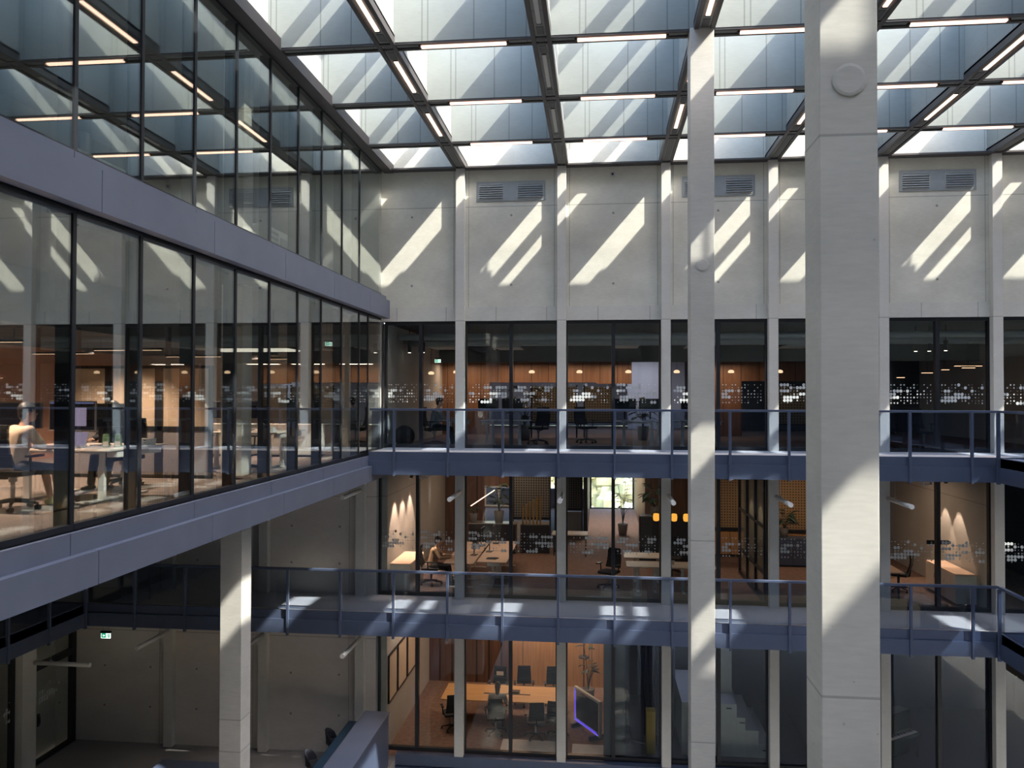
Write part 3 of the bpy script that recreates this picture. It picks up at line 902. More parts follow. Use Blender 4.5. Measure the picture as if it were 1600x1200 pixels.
def spotlight(label, loc, aim, group=None):
    t = thing('spotlight', label, 'spotlight', loc, 0, group)
    d = (Vector(aim) - Vector(loc)).normalized()
    p = Vector((0, 0, -.16))
    MB().rod((0, 0, 0), (0, 0, -.12), .012).cbox((0, 0, -.008), (.08, .08, .016)).build('bracket', 'black', t)
    MB().rod(p - d * .10, p + d * .10, .045, .045, 14).build('can', 'black', t)
    MB().rod(p + d * .1005, p + d * .103, .036, .036, 14).build('bulb', 'bulb', t)
    return t

def sideboard(label, loc, rz, w, d, h, mat='offwhite', doors=3):
    t = thing('sideboard', label, 'cabinet', loc, rz)
    MB().cbox((0, 0, h / 2 + .02), (w, d, h - .06)).build('body', mat, t)
    MB().cbox((0, 0, h - .012), (w + .02, d + .02, .024)).build('top', 'desk' if mat == 'offwhite' else mat, t, .003)
    MB().cbox((0, .02, .025), (w - .06, d - .08, .05)).build('plinth', 'black', t)
    dw = w / doors
    for i in range(doors):
        dr = MB().cbox((-w / 2 + dw * (i + .5), -d / 2 - .008, h / 2 + .02), (dw - .012, .016, h - .10)).build('door', mat, t)
        MB().cbox((-w / 2 + dw * (i + .5) + dw * .4, -d / 2 - .022, h * .62), (.012, .012, .12)).build('handle', 'chrome', dr)
    return t

# ------------------------------------------------------------------ people
def person(label, loc, rz, joints, shirt, legs, hair='hair', shoes='shoe', head_turn=0.0, head_tilt=0.0, sleeves=.5, bare_shin=True, long_hair=False, lean=0.0):
    """joints: pelvis, chest, neck, head, sL,eL,hL, sR,eR,hR, hipL,kL,aL, hipR,kR,aR  in local metres, facing +Y"""
    J = {k: Vector(v) for k, v in joints.items()}
    t = thing('person', label, 'person', loc, rz)
    body = MB()
    hd = J['head']
    rot = Matrix.Rotation(head_turn, 3, 'Z') @ Matrix.Rotation(head_tilt, 3, 'X')
    def H(v):
        return hd + rot @ Vector(v)
    body.capsule(J['pelvis'], .13, (J['pelvis'] + J['chest']) / 2, .125).capsule((J['pelvis'] + J['chest']) / 2, .125, J['chest'], .135)
    body.capsule(J['sL'], .06, J['chest'], .11).capsule(J['sR'], .06, J['chest'], .11)
    body.capsule(J['chest'] + Vector((0, 0, .05)), .07, J['neck'], .052).capsule(J['neck'], .052, H((0, -.01, -.05)), .052)
    body.ball(H((0, -.01, .02)), .1, 16, 12, (.78, .98, 1.12), rot)      # skull
    body.ball(H((0, .035, -.055)), .065, 14, 10, (.85, .9, .95), rot)     # jaw
    body.ball(H((0, .098, -.015)), .018, 8, 6, (.75, 1, 1.3), rot)        # nose
    body.ball(H((0, .083, -.062)), .02, 8, 6, (1.3, .6, .5), rot)         # lips
    for s in (-1, 1):
        body.ball(H((s * .08, -.005, -.005)), .026, 8, 6, (.4, .8, 1.2), rot)   # ears
    for s in 'LR':
        sg = -1 if s == 'L' else 1
        S, E_, Hn = J['s' + s], J['e' + s], J['h' + s]
        body.capsule(S, .05, E_, .038).capsule(E_, .038, Hn, .026)
        fd = (Hn - E_).normalized()
        side = fd.cross(Vector((0, 0, 1)))
        side = side.normalized() if side.length > .1 else Vector((1, 0, 0))
        upv = side.cross(fd).normalized()
        palm = Hn + fd * .045
        body.capsule(Hn, .026, palm + side * .018, .018, 8).capsule(Hn, .024, palm - side * .018, .018, 8)
        for q in range(4):
            b = palm + side * (.027 - .018 * q) + fd * .03
            L = (.034, .04, .042, .036)[q]
            k1 = b + fd * L - upv * .006
            k2 = k1 + fd * L * .55 - upv * .022
            body.capsule(b, .0095, k1, .009, 6).capsule(k1, .009, k2, .008, 6)
        th = Hn + fd * .02 - side * sg * .028
        t2 = th + fd * .03 - side * sg * .022
        body.capsule(th, .012, t2, .010, 6).capsule(t2, .010, t2 + fd * .026 - upv * .01, .0085, 6)
        hp, k, a = J['hip' + s], J['k' + s], J['a' + s]
        body.capsule(J['pelvis'], .11, hp, .085).capsule(hp, .085, k, .055).capsule(k, .055, k + (a - k) * .35, .052).capsule(k + (a - k) * .35, .052, a, .036)
        ft = (k - J['hip' + s]); ft.z = 0
        ft = ft.normalized() if ft.length > .05 else Vector((0, 1, 0))
        body.capsule(a, .036, Vector((a.x, a.y, .035)), .032, 8).capsule(Vector((a.x, a.y, .04)) - ft * .03, .034, Vector((a.x, a.y, .03)) + ft * .13, .028, 8)
    o = body.build('body', 'skin', t)
    rm = o.modifiers.new('skin', 'REMESH'); rm.mode = 'VOXEL'; rm.voxel_size = .0085; rm.use_smooth_shade = True
    sm = o.modifiers.new('soft', 'SMOOTH'); sm.iterations = 3; sm.factor = .5
    for s in (-1, 1):
        MB().ball(H((s * .032, .082, .008)), .011, 8, 6, (1.2, .6, .8), rot).build('eye', 'black', o)
    g = MB()
    g.ball(H((0, -.02, .045)), .108, 16, 12, (.80, .98, 1.0), rot)
    g.ball(H((0, -.06, -.01)), .08, 12, 8, (.95, .75, 1.1), rot)
    if long_hair:
        g.capsule(H((0, -.07, .0)), .08, H((0, -.09, -.16)), .06)
    ho = g.build('hair', hair, t)
    rm = ho.modifiers.new('hair', 'REMESH'); rm.mode = 'VOXEL'; rm.voxel_size = .011; rm.use_smooth_shade = True
    g = MB()
    g.capsule(J['pelvis'] + Vector((0, 0, .0)), .148, (J['pelvis'] + J['chest']) / 2, .143).capsule((J['pelvis'] + J['chest']) / 2, .143, J['chest'], .152)
    for s in 'LR':
        S, E_ = J['s' + s], J['e' + s]
        g.capsule(J['chest'] + Vector((0, 0, .02)), .12, S, .078)
        if sleeves <= 1:
            g.capsule(S, .074, S + (E_ - S) * min(1, sleeves * 1.6), .064)
        else:
            g.capsule(S, .07, E_, .052).capsule(E_, .052, E_ + (J['h' + s] - E_) * .9, .04)
    so_ = g.build('shirt', shirt, t)
    rm = so_.modifiers.new('cloth', 'REMESH'); rm.mode = 'VOXEL'; rm.voxel_size = .012; rm.use_smooth_shade = True
    sm = so_.modifiers.new('soft', 'SMOOTH'); sm.iterations = 4
    g = MB()
    for s in 'LR':
        hp, k, a = J['hip' + s], J['k' + s], J['a' + s]
        g.capsule(J['pelvis'], .13, hp, .10).capsule(hp, .10, k, .072)
        if not bare_shin:
            g.capsule(k, .072, a + Vector((0, 0, .03)), .058)
    so_ = g.build('trousers', legs, t)
    rm = so_.modifiers.new('cloth', 'REMESH'); rm.mode = 'VOXEL'; rm.voxel_size = .012; rm.use_smooth_shade = True
    sm = so_.modifiers.new('soft', 'SMOOTH'); sm.iterations = 3
    for s in 'LR':
        hp, k, a = J['hip' + s], J['k' + s], J['a' + s]
        ft = (k - hp); ft.z = 0
        ft = ft.normalized() if ft.length > .05 else Vector((0, 1, 0))
        g = MB().capsule(Vector((a.x, a.y, .045)) - ft * .035, .045, Vector((a.x, a.y, .038)) + ft * .15, .036, 10).capsule(Vector((a.x, a.y, .05)), .045, Vector((a.x, a.y, .085)), .042, 10)
        q = g.build('shoe', shoes, t)
        rm = q.modifiers.new('shoe', 'REMESH'); rm.mode = 'VOXEL'; rm.voxel_size = .009; rm.use_smooth_shade = True
    return t

def seated(lean=.12, reach=.42, hz=.79, tw=0.0, feet=.5, knee_z=.50):
    j = dict(pelvis=(0, -.05, .56), chest=(0, -.05 + lean, .93), neck=(0, .0 + lean, 1.10), head=(0, .045 + lean, 1.24))
    for s, sg in (('L', -1), ('R', 1)):
        j['s' + s] = (sg * .19, -.03 + lean, 1.01)
        j['e' + s] = (sg * .24, .12 + lean, .80)
        j['h' + s] = (sg * .13, reach + lean * .5, hz)
        j['hip' + s] = (sg * .10, .02, .54)
        j['k' + s] = (sg * .14, .42, knee_z)
        j['a' + s] = (sg * .13, feet, .09)
    return j

# ------------------------------------------------------------------ left office
FO = 7.985
DK = FO + .74
sit_desk('white desk of the seated man in cream, its end towards the left glass wall', (-3.72, 10.42, FO), 0, 1.75, .74, .74, 'offwhite', 1, 'white sit-stand desks in the left office', .25)
sit_desk('white desk of the person in dark clothes, behind the desk of the man in cream', (-3.72, 11.18, FO), 0, 1.75, .74, .74, 'offwhite', 1, 'white sit-stand desks in the left office', -.25)
office_chair('black office chair under the man in the cream shirt, at the left picture edge', (-3.80, 9.53, FO), R(-2), 'office chairs in the left office')
person('person in a cream T-shirt and dark shorts, seated with back turned at a desk', (-3.78, 9.55, FO), R(-28), seated(.10, .46, .79), 'cream', 'bluecloth', sleeves=.55, head_turn=R(-12), bare_shin=True)
office_chair('black office chair under the person in dark clothes in the left office', (-3.95, 12.15, FO), R(180), 'office chairs in the left office')
person('person in dark clothes facing us, seated behind the desks of the left office', (-3.95, 12.12, FO), R(172), seated(.14, .42, .79), 'navycloth', 'navycloth', sleeves=2, head_turn=R(25), head_tilt=R(-10), bare_shin=False, shoes='black', long_hair=True)
monitor('monitor with a lit page in front of the man in the cream shirt', (-3.76, 10.64, DK), R(-4), .74, True)
monitor('dark monitor back seen beside the lit one on the left office desks', (-4.6, 10.64, DK), R(14), .66, False)
monitor('dark monitor of the person in dark clothes, nearest the glass', (-3.55, 11.0, DK), R(190), .6, False)
laptop('open laptop under the lit monitor in the left office', (-3.62, 10.38, DK), R(-8))
tag(MB().cbox((-3.72, 10.16, DK + .012), (.42, .14, .02)).build('keyboard', 'black', None, .004), 'black keyboard in front of the man in the cream shirt', 'keyboard')
for i, (x, y) in enumerate(((-3.20, 10.56), (-3.06, 10.62))):
    t = thing('packet', 'green and white standing packet, %s of two on the end of the white desk' % ('left' if i == 0 else 'right'), 'packet', (x, y, DK), R(20))
    MB().prism([(-.05, 0), (.05, 0), (.035, .19), (-.035, .19)], -.03, .03, 'Y').build('bag', 'greenpack', t, .006)
    MB().cbox((0, -.032, .05), (.07, .004, .07)).build('label_patch', 'white', t)
t = thing('letter_tray', 'white letter tray on the desk between the two seated people', 'tray', (-3.05, 11.15, DK), 0)
MB().cbox((0, 0, .006), (.34, .26, .012)).build('tray_base', 'white', t)
for z in (.05, .09):
    MB().cbox((0, 0, z), (.34, .26, .006)).build('shelf', 'white', t)
for s in (-1, 1):
    MB().cbox((s * .165, 0, .05), (.008, .26, .09)).build('side', 'white', t)
tag(MB().prism([(-.05, 0), (.05, 0), (.05, .06), (0, .11), (-.05, .06)], -.03, .03, 'Y').move(Matrix.Translation((-2.90, 10.9, DK))).build('paper_house', 'white'), 'small white house shaped box at the end of the white desk', 'box')
# partition with beige boards
t = thing('partition_screen', 'black framed partition with beige upper boards and grey felt below, by the office column', 'partition', (-6.0, 13.5, FO))
for i, (a, b) in enumerate(((0, .9), (.95, 1.85), (1.9, 2.85))):
    MB().box(a + .06, 0, .92, b - .04, .03, 1.95).build('beige_board', 'beige', t)
    MB().box(a + .06, 0, .06, b - .04, .04, .84).build('felt_panel', 'greyfelt', t)
MB().box(0, -.02, .84, 2.87, .06, .92).box(0, -.02, 1.95, 2.87, .06, 2.0).box(0, -.02, 0, .06, .06, 2.0).box(.86, -.02, 0, .95, .06, 2.0).box(1.81, -.02, 0, 1.96, .06, 2.0).box(2.81, -.02, 0, 2.87, .06, 2.0).box(0, -.02, 0, 2.87, .06, .06).build('partition_frame', 'frame', t)
# second desk group
sit_desk('second white desk beyond the office column, its end near the glass', (-3.5, 15.55, FO), 0, 1.75, .74, .74, 'offwhite', 1, 'white sit-stand desks in the left office', .2)
sit_desk('farthest white desk in the left office, in front of the white cabinets', (-3.5, 16.33, FO), 0, 1.75, .74, .74, 'offwhite', 1, 'white sit-stand desks in the left office', .0)
office_chair('black office chair pushed up left of the office column', (-4.1, 14.75, FO), R(15), 'office chairs in the left office')
office_chair('black office chair between the column and the second white desk', (-3.1, 14.85, FO), R(-25), 'office chairs in the left office')
for i, (x, y, w) in enumerate(((-4.3, 15.7, .6), (-3.55, 15.72, .62), (-3.7, 16.25, .6))):
    monitor('dark monitor on the second desk group, %s of three' % ('leftmost', 'middle', 'farthest')[i], (x, y, DK), R(10 * i), w, False)
tag(MB().box(-.15, -.1, 0, .15, .1, .05).box(-.13, -.09, .05, .13, .09, .09).move(Matrix.Translation((-2.95, 15.5, DK))).build('paper_stack', 'ltgrey'), 'grey stack of papers on the end of the second white desk', 'papers')
sideboard('white low cabinet behind the far desks of the left office', (-3.75, 18.75, FO), 0, 1.5, .5, .78, 'white', 2)
sideboard('second white low cabinet next to the corner column of the left office', (-5.4, 18.75, FO), 0, 1.5, .5, .78, 'white', 2)
struct('column', MB().box(-2.75, 19.15, FO, -2.45, 19.6, 11.4), 'conc_col', 'concrete column at the far corner of the left office', 'column')
struct('wall_left_pinboard', MB().box(-9.1, 6.0, 8.0, -9.0, 12.0, 10.6), 'beige', 'beige board wall at the far left of the office', 'wall')
plant('leafy plant behind the seated man in the left office', (-6.6, 11.5, FO), 1.75, 34, .6, (.2, .5), 4)
for i, (x, y, z, L) in enumerate(((-6.5, 9.0, 10.35, 1.5), (-6.5, 12.2, 10.35, 1.5), (-5.4, 14.6, 10.35, 1.4), (-5.4, 17.2, 10.35, 1.4), (-7.6, 15.8, 10.35, 1.4), (-4.2, 18.4, 10.35, 1.2))):
    t = thing('pendant_light', 'slim warm pendant light in the left office, %s from the viewer' % ORD[i], 'light', (x, y, z), 0, 'slim pendants in the left office')
    MB().cbox((0, 0, 0), (L, .06, .04)).build('housing', 'black', t)
    MB().cbox((0, 0, -.024), (L - .04, .05, .008)).build('diffuser', 'warm', t)
    for s in (-1, 1):
        MB().rod((s * L * .4, 0, .02), (s * L * .4, 0, (10.56 if x < -5 else 11.40) - z), .004, .004, 5).build('cable', 'black', t)
# top left storey: air handling boxes
def airbox(lab, loc, sx, sy, sz):
    t = thing('air_handling_unit', lab, 'machine', loc)
    MB().box(0, 0, .1, sx, sy, sz).build('casing', 'white', t, .02)
    MB().box(.05, .05, 0, sx - .05, sy - .05, .1).build('plinth', 'black', t)
    for i in range(6):
        MB().box(sx, .12, .25 + i * .11, sx + .02, sy * .45, .31 + i * .11).build('louvre', 'grille', t)
    MB().box(sx, sy * .55, .25, sx + .015, sy - .1, sz - .15).build('access_panel', 'ltgrey', t)
    MB().rod((sx * .5, sy * .5, sz), (sx * .5, sy * .5, sz + .45), .2, .2, 16).build('duct_collar', 'chrome', t)
    return t
airbox('white air handling unit in the top left storey, nearer one', (-5.0, 11.0, 12.13), 1.0, 1.5, 1.0)
airbox('white air handling unit in the top left storey, farther one', (-4.2, 16.1, 12.13), .9, 1.5, .95)
# green exit sign in the left office
def exit_sign(label, loc, rz, w=.27, H=.5):
    t = thing('exit_sign', label, 'sign', loc, rz)
    h = w * .55
    MB().cbox((0, .02, h + .02), (w * 1.05, .07, .05)).build('housing', 'black', t)
    MB().cbox((0, .02, h / 2), (w, .012, h)).build('panel', 'exitw', t)
    MB().cbox((-w * .22, .012, h / 2), (w * .46, .004, h * .82)).build('arrow_field', 'exitg', t)
    MB().prism([(-w * .30, h * .5), (-w * .22, h * .72), (-w * .22, h * .58), (-w * .10, h * .58), (-w * .10, h * .42), (-w * .22, h * .42), (-w * .22, h * .28)], .006, .009, 'Y').build('arrow', 'exitw', t)
    MB().cbox((w * .33, .012, h * .46), (w * .12, .004, h * .7)).build('door_field', 'exitg', t)
    mb = MB().disc((w * .15, .012, h * .76), h * .08, .002, 8)
    for a, b in (((w * .15, .7), (w * .13, .45)), ((w * .13, .45), (w * .06, .3)), ((w * .13, .45), (w * .19, .3)), ((w * .19, .3), (w * .17, .14)), ((w * .06, .3), (w * .02, .18)), ((w * .15, .62), (w * .08, .5)), ((w * .15, .62), (w * .22, .55))):
        mb.rod((a[0], .012, a[1] * h), (b[0], .012, b[1] * h), .006, .006, 5)
    mb.build('running_figure', 'exitg', t)
    for s in (-1, 1):
        MB().rod((s * w * .3, .02, h + .04), (s * w * .3, .02, H), .003, .003, 5).build('hanger', 'black', t)
    return t
exit_sign('lit green exit sign hanging under the lower balcony at the lower left', (-9.38, 20.1, 2.98), 0, .27, .62)
exit_sign('small green exit sign inside the left office near the corner', (-2.75, 18.55, 10.65), R(40), .17, .76)
exit_sign('small exit sign hanging inside the upper balcony rooms', (-1.6, 25.9, 10.55), 0, .2, .86)

# ------------------------------------------------------------------ lamp tubes below the balconies
def lamp_tube(label, loc, rz, L=1.5, H=.645):
    t = thing('lamp_tube', label, 'light', loc, rz, 'opal lamp tubes under the balconies')
    MB().rod((0, 0, 0), (0, L, 0), .055, .055, 18).build('tube', 'tube', t, 0, True)
    MB().rod((0, -.012, 0), (0, 0, 0), .058, .058, 18).build('end_cap', 'white', t)
    MB().rod((0, L * .7, .05), (0, L * .7, H), .006, .006, 6).build('cable', 'ltgrey', t)
    MB().cbox((0, L * .7, .07), (.03, .08, .03)).build('clip', 'chrome', t)
    return t
for k in range(-1, 5):
    lamp_tube('opal lamp tube under the upper balcony at the %s pilaster from the left' % ORD[k + 1], (G * k + .04, 19.35, 6.92), 0)
for k, lab in ((-3, 'opal lamp tube under the lower balcony beside the exit sign'), (-2, 'opal lamp tube under the lower balcony half hidden by the left column'), (-1, 'opal lamp tube under the lower balcony next to the glazed rooms')):
    lamp_tube(lab, (G * k + .06, 19.35, 3.0), 0, 1.5, .60)
lamp_tube('opal lamp tube sticking out of the left wall over the glazed door', (-9.15, 19.1, 2.62), R(90), 1.5, .98)

# ------------------------------------------------------------------ wall fittings
for i, x in enumerate((.41, 5.83, 11.24)):
    t = thing('wall_vent', 'grey ventilation grille high on the back wall, %s from the left' % ORD[i], 'vent', (x, YW, 14.655), 0, 'ventilation grilles on the upper wall')
    MB().box(0, -.02, 0, 1.85, 0, .53).build('face_plate', 'grille', t, .006)
    for a, b in ((.08, .72), (1.12, 1.78)):
        mb = MB()
        for q in range(6):
            z = .10 + q * .058
            mb.prism([(-.05, z - .012), (-.018, z + .026), (-.018, z + .034), (-.052, z - .004)], a, b, 'X')
        lv = mb.build('louvre', 'grille', t)
        MB().box(a - .02, -.03, .07, a, -.0, .45).box(b, -.03, .07, b + .02, 0, .45).box(a, -.03, .05, b, 0, .07).box(a, -.03, .45, b, 0, .47).build('louvre_frame', 'ltgrey', t)
t = thing('wall_sensor', 'small white sensor box high on the back wall under the roof grid', 'sensor', (4.03, YW, 15.24))
MB().cbox((0, -.03, .05), (.13, .06, .13)).build('box', 'ltgrey', t, .01)
MB().rod((0, -.06, .05), (0, -.085, .05), .035, .03, 14).build('lens', 'black', t)
for i, (x, z, lab) in enumerate(((-.86, 7.34, 'white camera bracket under the upper balcony near the left plank room'), (11.62, 7.32, 'white camera bracket under the upper balcony in the right bay'))):
    t = thing('security_camera', lab, 'camera', (x, 20.5, 7.56))
    MB().cbox((0, 0, -.02), (.22, .12, .04)).cbox((-.10, 0, -.14), (.03, .10, .22)).cbox((.10, 0, -.14), (.03, .10, .22)).cbox((0, 0, -.24), (.22, .10, .025)).build('bracket', 'ltgrey', t, .006)
    MB().rod((0, -.04, -.12), (0, .05, -.12), .05, .05, 14).build('camera_body', 'black', t)

# ------------------------------------------------------------------ lower left: counter and stools
t = thing('bar_counter', 'navy bar counter with a raised front ledge at the lower left of centre', 'counter', (-2.4, 14.2, Z0))
MB().box(.0, 0, .0, .62, 6.35, 1.36).build('front_block', 'navy', t)
MB().box(-.02, -.02, 1.36, .64, 6.37, 1.40).build('raised_ledge', 'fascia', t, .004)
MB().box(-.50, 0, 1.02, .0, 6.5, 1.06).build('worktop', 'teal', t, .004)
MB().box(-.10, .05, .0, 0, 6.3, 1.02).build('back_panel', 'teal', t)
for i, (x, y, lab) in enumerate(((-3.12, 20.15, 'dark bar stool at the counter, farther of two'), (-3.2, 18.9, 'dark bar stool at the counter, nearer of two'))):
    t = thing('bar_stool', lab, 'stool', (x, y, Z0), R(-90), 'stools at the navy counter')
    MB().lathe([(.02, .70), (.19, .71), (.2, .74), (.17, .77), (.05, .765)], 18).build('seat', 'mesh', t, 0, True)
    mb = MB()
    cols = []
    for q in range(13):
        a = PI + PI * (q / 12)
        top = .80 + .26 * math.sin(q / 12 * PI) ** .6
        cols.append([mb.bm.verts.new(((.19 + .03 * f) * math.cos(a), (.19 + .03 * f) * math.sin(a), .73 + (top - .73) * f)) for f in (0, .35, .7, 1)])
    for c0, c1 in zip(cols, cols[1:]):
        for f in range(3):
            mb.bm.faces.new((c0[f], c1[f], c1[f + 1], c0[f + 1]))
    o = mb.build('backrest', 'navycloth', t, 0, True)
    sm = o.modifiers.new('thick', 'SOLIDIFY'); sm.thickness = .03
    for q in range(4):
        a = PI / 4 + q * PI / 2
        MB().rod((.13 * math.cos(a), .13 * math.sin(a), .70), (.22 * math.cos(a), .22 * math.sin(a), 0), .014, .012, 8).build('leg', 'black', t)
    mb = MB()
    for q in range(12):
        a, b = 2 * PI * q / 12, 2 * PI * (q + 1) / 12
        mb.rod((.195 * math.cos(a), .195 * math.sin(a), .25), (.195 * math.cos(b), .195 * math.sin(b), .25), .008, .008, 6)
    mb.build('footring', 'chrome', t)
t = thing('bench', 'low navy bench at the bottom left of the ground floor', 'bench', (-7.4, 19.0, Z0))
MB().box(0, 0, .30, 2.2, .5, .36).build('seat', 'navy', t, .01)
for x in (.1, 2.0):
    MB().box(x, .05, 0, x + .1, .45, .30).build('leg', 'navy', t)

# ------------------------------------------------------------------ lower office (level one)
F1 = Z1 + .03
D1 = F1 + .74
sideboard('pale low cabinet under the lit concrete wall at the left of the lower office', (-1.72, 22.3, F1), R(90), 1.7, .55, .80, 'offwhite', 3)
for i, y in enumerate((22.1, 23.0, 23.95)):
    spotlight('black ceiling spotlight washing the left concrete wall of the lower office, %s from the glass' % ORD[i], (-1.55, y, 7.40), (-2.0, y, 5.9), 'left wall spotlights of the lower office')
t = thing('ceiling_track', 'black ceiling track holding the left wall spotlights of the lower office', 'track', (-1.55, 23.0, 7.405))
MB().cbox((0, 0, 0), (.05, 2.6, .025)).build('rail', 'black', t)
for i, (x, y, lab) in enumerate(((-.2, 22.78, 'nearest left desk of the lower office, by the first full pilaster'), (.69, 23.05, 'nearest right desk of the lower office with a dark pad on top'), (-.2, 24.45, 'rear left desk of the lower office'), (.69, 24.72, 'rear right desk of the lower office'))):
    sit_desk('pink beige topped ' + lab, (x, y, F1), R(-90), 1.62, .84, .74, 'desk', 1 if i < 2 else 0, 'desks in the left of the lower office')
office_chair('black office chair of the person in the tan jumper, in the lower office', (-1.08, 22.55, F1), R(-90), 'chairs of the lower office')
person('person in a tan jumper seated sideways at a desk in the lower office', (-1.02, 22.55, F1), R(-88), seated(.10, .46, .80), 'tan', 'navycloth', sleeves=2, bare_shin=False, shoes='black', head_tilt=R(-12))
tag(MB().prism([(-.18, -.12), (.1, -.14), (.18, .05), (.05, .14), (-.16, .1)], 0, .012, 'Z').move(Matrix.Translation((.66, 22.75, D1))).build('desk_pad', 'navycloth'), 'dark pad lying on the nearest right desk of the lower office', 'pad')
for i, (x, y, r) in enumerate(((.1, 23.2, 80), (.38, 23.75, -95), (.1, 24.6, 85), (.40, 25.1, -92))):
    monitor('dark monitor among the desks of the lower office, %s from the glass' % ORD[i], (x, y, D1), R(r), .5, False, 'monitors on the lower office desks')
office_chair('black office chair with armrests in front of the bright corridor', (3.95, 22.6, F1), R(150), 'chairs of the lower office')
office_chair('black office chair behind the right desks of the lower office', (5.9, 24.7, F1), R(170), 'chairs of the lower office')
sit_desk('pale desk right of the black chair, left of the slim pilaster', (4.98, 22.5, F1), 0, 1.1, .75, .74, 'offwhite', 0, 'pale desks right of the corridor')
sit_desk('pale desk partly hidden by the slim mid column, with a cup on it', (5.05, 23.75, F1), 0, 1.3, .8, .74, 'offwhite', 0, 'pale desks right of the corridor')
sit_desk('pale desk behind the slim mid column', (6.25, 22.5, F1), 0, 1.2, .75, .74, 'offwhite', 0, 'pale desks right of the corridor')
tag(MB().lathe([(.03, 0), (.042, .1), (.037, .1), (.028, .015)], 14).move(Matrix.Translation((5.72, 22.55, D1))).build('cup', 'white'), 'white cup on the pale desk beside the slim mid column', 'cup')
t = thing('planter_cabinet', 'dark planter cabinet below the plants in the lower office', 'cabinet', (-.75, 27.2, F1))
MB().box(0, 0, 0, 1.6, .5, 1.0).build('body', 'black', t)
MB().box(-.02, -.02, 1.0, 1.62, .52, 1.03).build('top', 'chrome', t)
plant('dark broad leaved plant on the planter cabinet of the lower office', (.25, 27.45, F1 + 1.03), 1.3, 30, .42, (.18, .4), 2)
plant('smaller dark plant left on the planter cabinet of the lower office', (-.62, 27.4, F1 + 1.03), .7, 20, .22, (.14, .3), 9)
t = thing('window_91', 'pale framed window behind the plants of the lower office', 'window', (-.55, 29.62, 5.35), 0, None, 'structure')
MB().box(0, -.06, 0, 1.15, 0, .05).box(0, -.06, .7, 1.15, 0, .75).box(0, -.06, .05, .05, 0, .7).box(.5, -.06, .05, .58, 0, .7).box(1.1, -.06, .05, 1.15, 0, .7).build('frame', 'white', t)
MB().box(.05, -.03, .05, .5, -.02, .7).box(.58, -.03, .05, 1.1, -.02, .7).build('pane', 'glass', t)
t = thing('linear_pendant', 'slim lit pendant hanging at an angle over the plants', 'light', (-.1, 26.0, 6.12))
m = Matrix.Rotation(R(-8), 4, 'Z') @ Matrix.Rotation(R(-34), 4, 'Y')
MB().cbox((0, 0, 0), (1.0, .05, .03)).move(m).build('housing', 'black', t)
MB().cbox((0, -.027, -.005), (.98, .006, .03)).move(m).build('diffuser', 'led', t)
MB().rod((0, 0, 0), (0, 0, 1.28), .004, .004, 5).build('cable', 'black', t)
t = thing('slat_screen', 'row of upright brass tubes beside a dark cabinet in the lower office', 'screen', (1.0, 27.5, F1))
MB().box(0, -.1, 0, 1.0, .1, .95).build('base_box', 'black', t)
for i in range(6):
    MB().rod((.08 + i * .12, 0, .95), (.08 + i * .12, 0, 1.6 + i * .07), .03, .03, 10).build('tube', 'brass', t)
for i, (x0, x1, y, mt, lab) in enumerate(((.6, 1.9, 29.0, 'pegdark', 'grey perforated screen behind the desks of the lower office'), (2.0, 3.0, 31.5, 'pegdark', 'grey perforated screen left of the bright corridor'), (7.4, 8.7, 27.5, 'peg', 'wooden pegboard seen right of the slim mid column'), (8.9, 10.6, 27.3, 'peg', 'wooden pegboard left of the large front column'), (10.75, 11.6, 27.0, 'peg', 'wooden pegboard right of the large front column'))):
    t = thing('pegboard', lab, 'board', (x0, y, F1))
    MB().box(0, 0, 1.0, x1 - x0, .03, 3.1).build('board', mt, t)
    MB().box(-.05, -.02, 0, 0, .05, 3.2).box(x1 - x0, -.02, 0, x1 - x0 + .05, .05, 3.2).box(0, -.02, .9, x1 - x0, .05, 1.0).box(0, -.02, 3.1, x1 - x0, .05, 3.2).build('board_frame', 'frame', t)
    MB().box(0, .0, .1, x1 - x0, .03, .85).build('lower_panel', 'honey' if mt == 'peg' else 'ltgrey', t)
t = thing('shelf_unit', 'low table with pale top in front of the perforated screens', 'table', (2.1, 27.0, F1))
MB().box(0, 0, .70, 1.2, .7, .74).build('top', 'offwhite', t)
for x, y in ((.05, .05), (1.12, .05), (.05, .62), (1.12, .62)):
    MB().box(x, y, 0, x + .04, y + .04, .70).build('leg', 'black', t)
t = thing('cabinet', 'tall dark cabinet with plants on top right of the bright corridor', 'cabinet', (5.0, 26.6, F1))
MB().box(0, 0, .05, 1.7, .5, 1.45).build('body', 'black', t)
for i in range(3):
    MB().box(.01 + .565 * i, -.02, .08, .555 + .565 * i, 0, 1.42).build('door', 'black', t)
MB().box(0, .02, 0, 1.7, .48, .05).build('plinth', 'black', t)
plant('leafy plant on the dark cabinet right of the bright corridor', (5.5, 26.85, F1 + 1.45), .95, 30, .45, (.14, .3), 6)
plant('tall thin plant standing in the bright corridor', (4.6, 31.4, F1), 2.5, 26, .36, (.2, .45), 12)
plant('plant on the sideboard left of the large front column', (9.55, 26.4, F1 + .9), .8, 26, .42, (.15, .3), 15)
sideboard('dark low sideboard in front of the pegboards', (9.5, 26.4, F1), 0, 1.6, .5, .9, 'navy', 3)
for i, x in enumerate((5.43, 5.97, 6.34)):
    t = thing('pendant_lamp', 'amber glass pendant lamp, %s of three in the lower office' % ('left', 'middle', 'right')[i], 'lamp', (x, 25.0, 5.62))
    MB().lathe([(.03, .24), (.085, .22), (.1, .12), (.085, .02), (.04, 0)], 18).build('glass_shade', 'amber', t, 0, True)
    MB().rod((0, 0, .24), (0, 0, .3), .02).build('socket', 'black', t)
    MB().rod((0, 0, .3), (0, 0, 7.42 - 5.62), .004, .004, 5).build('cable', 'black', t)
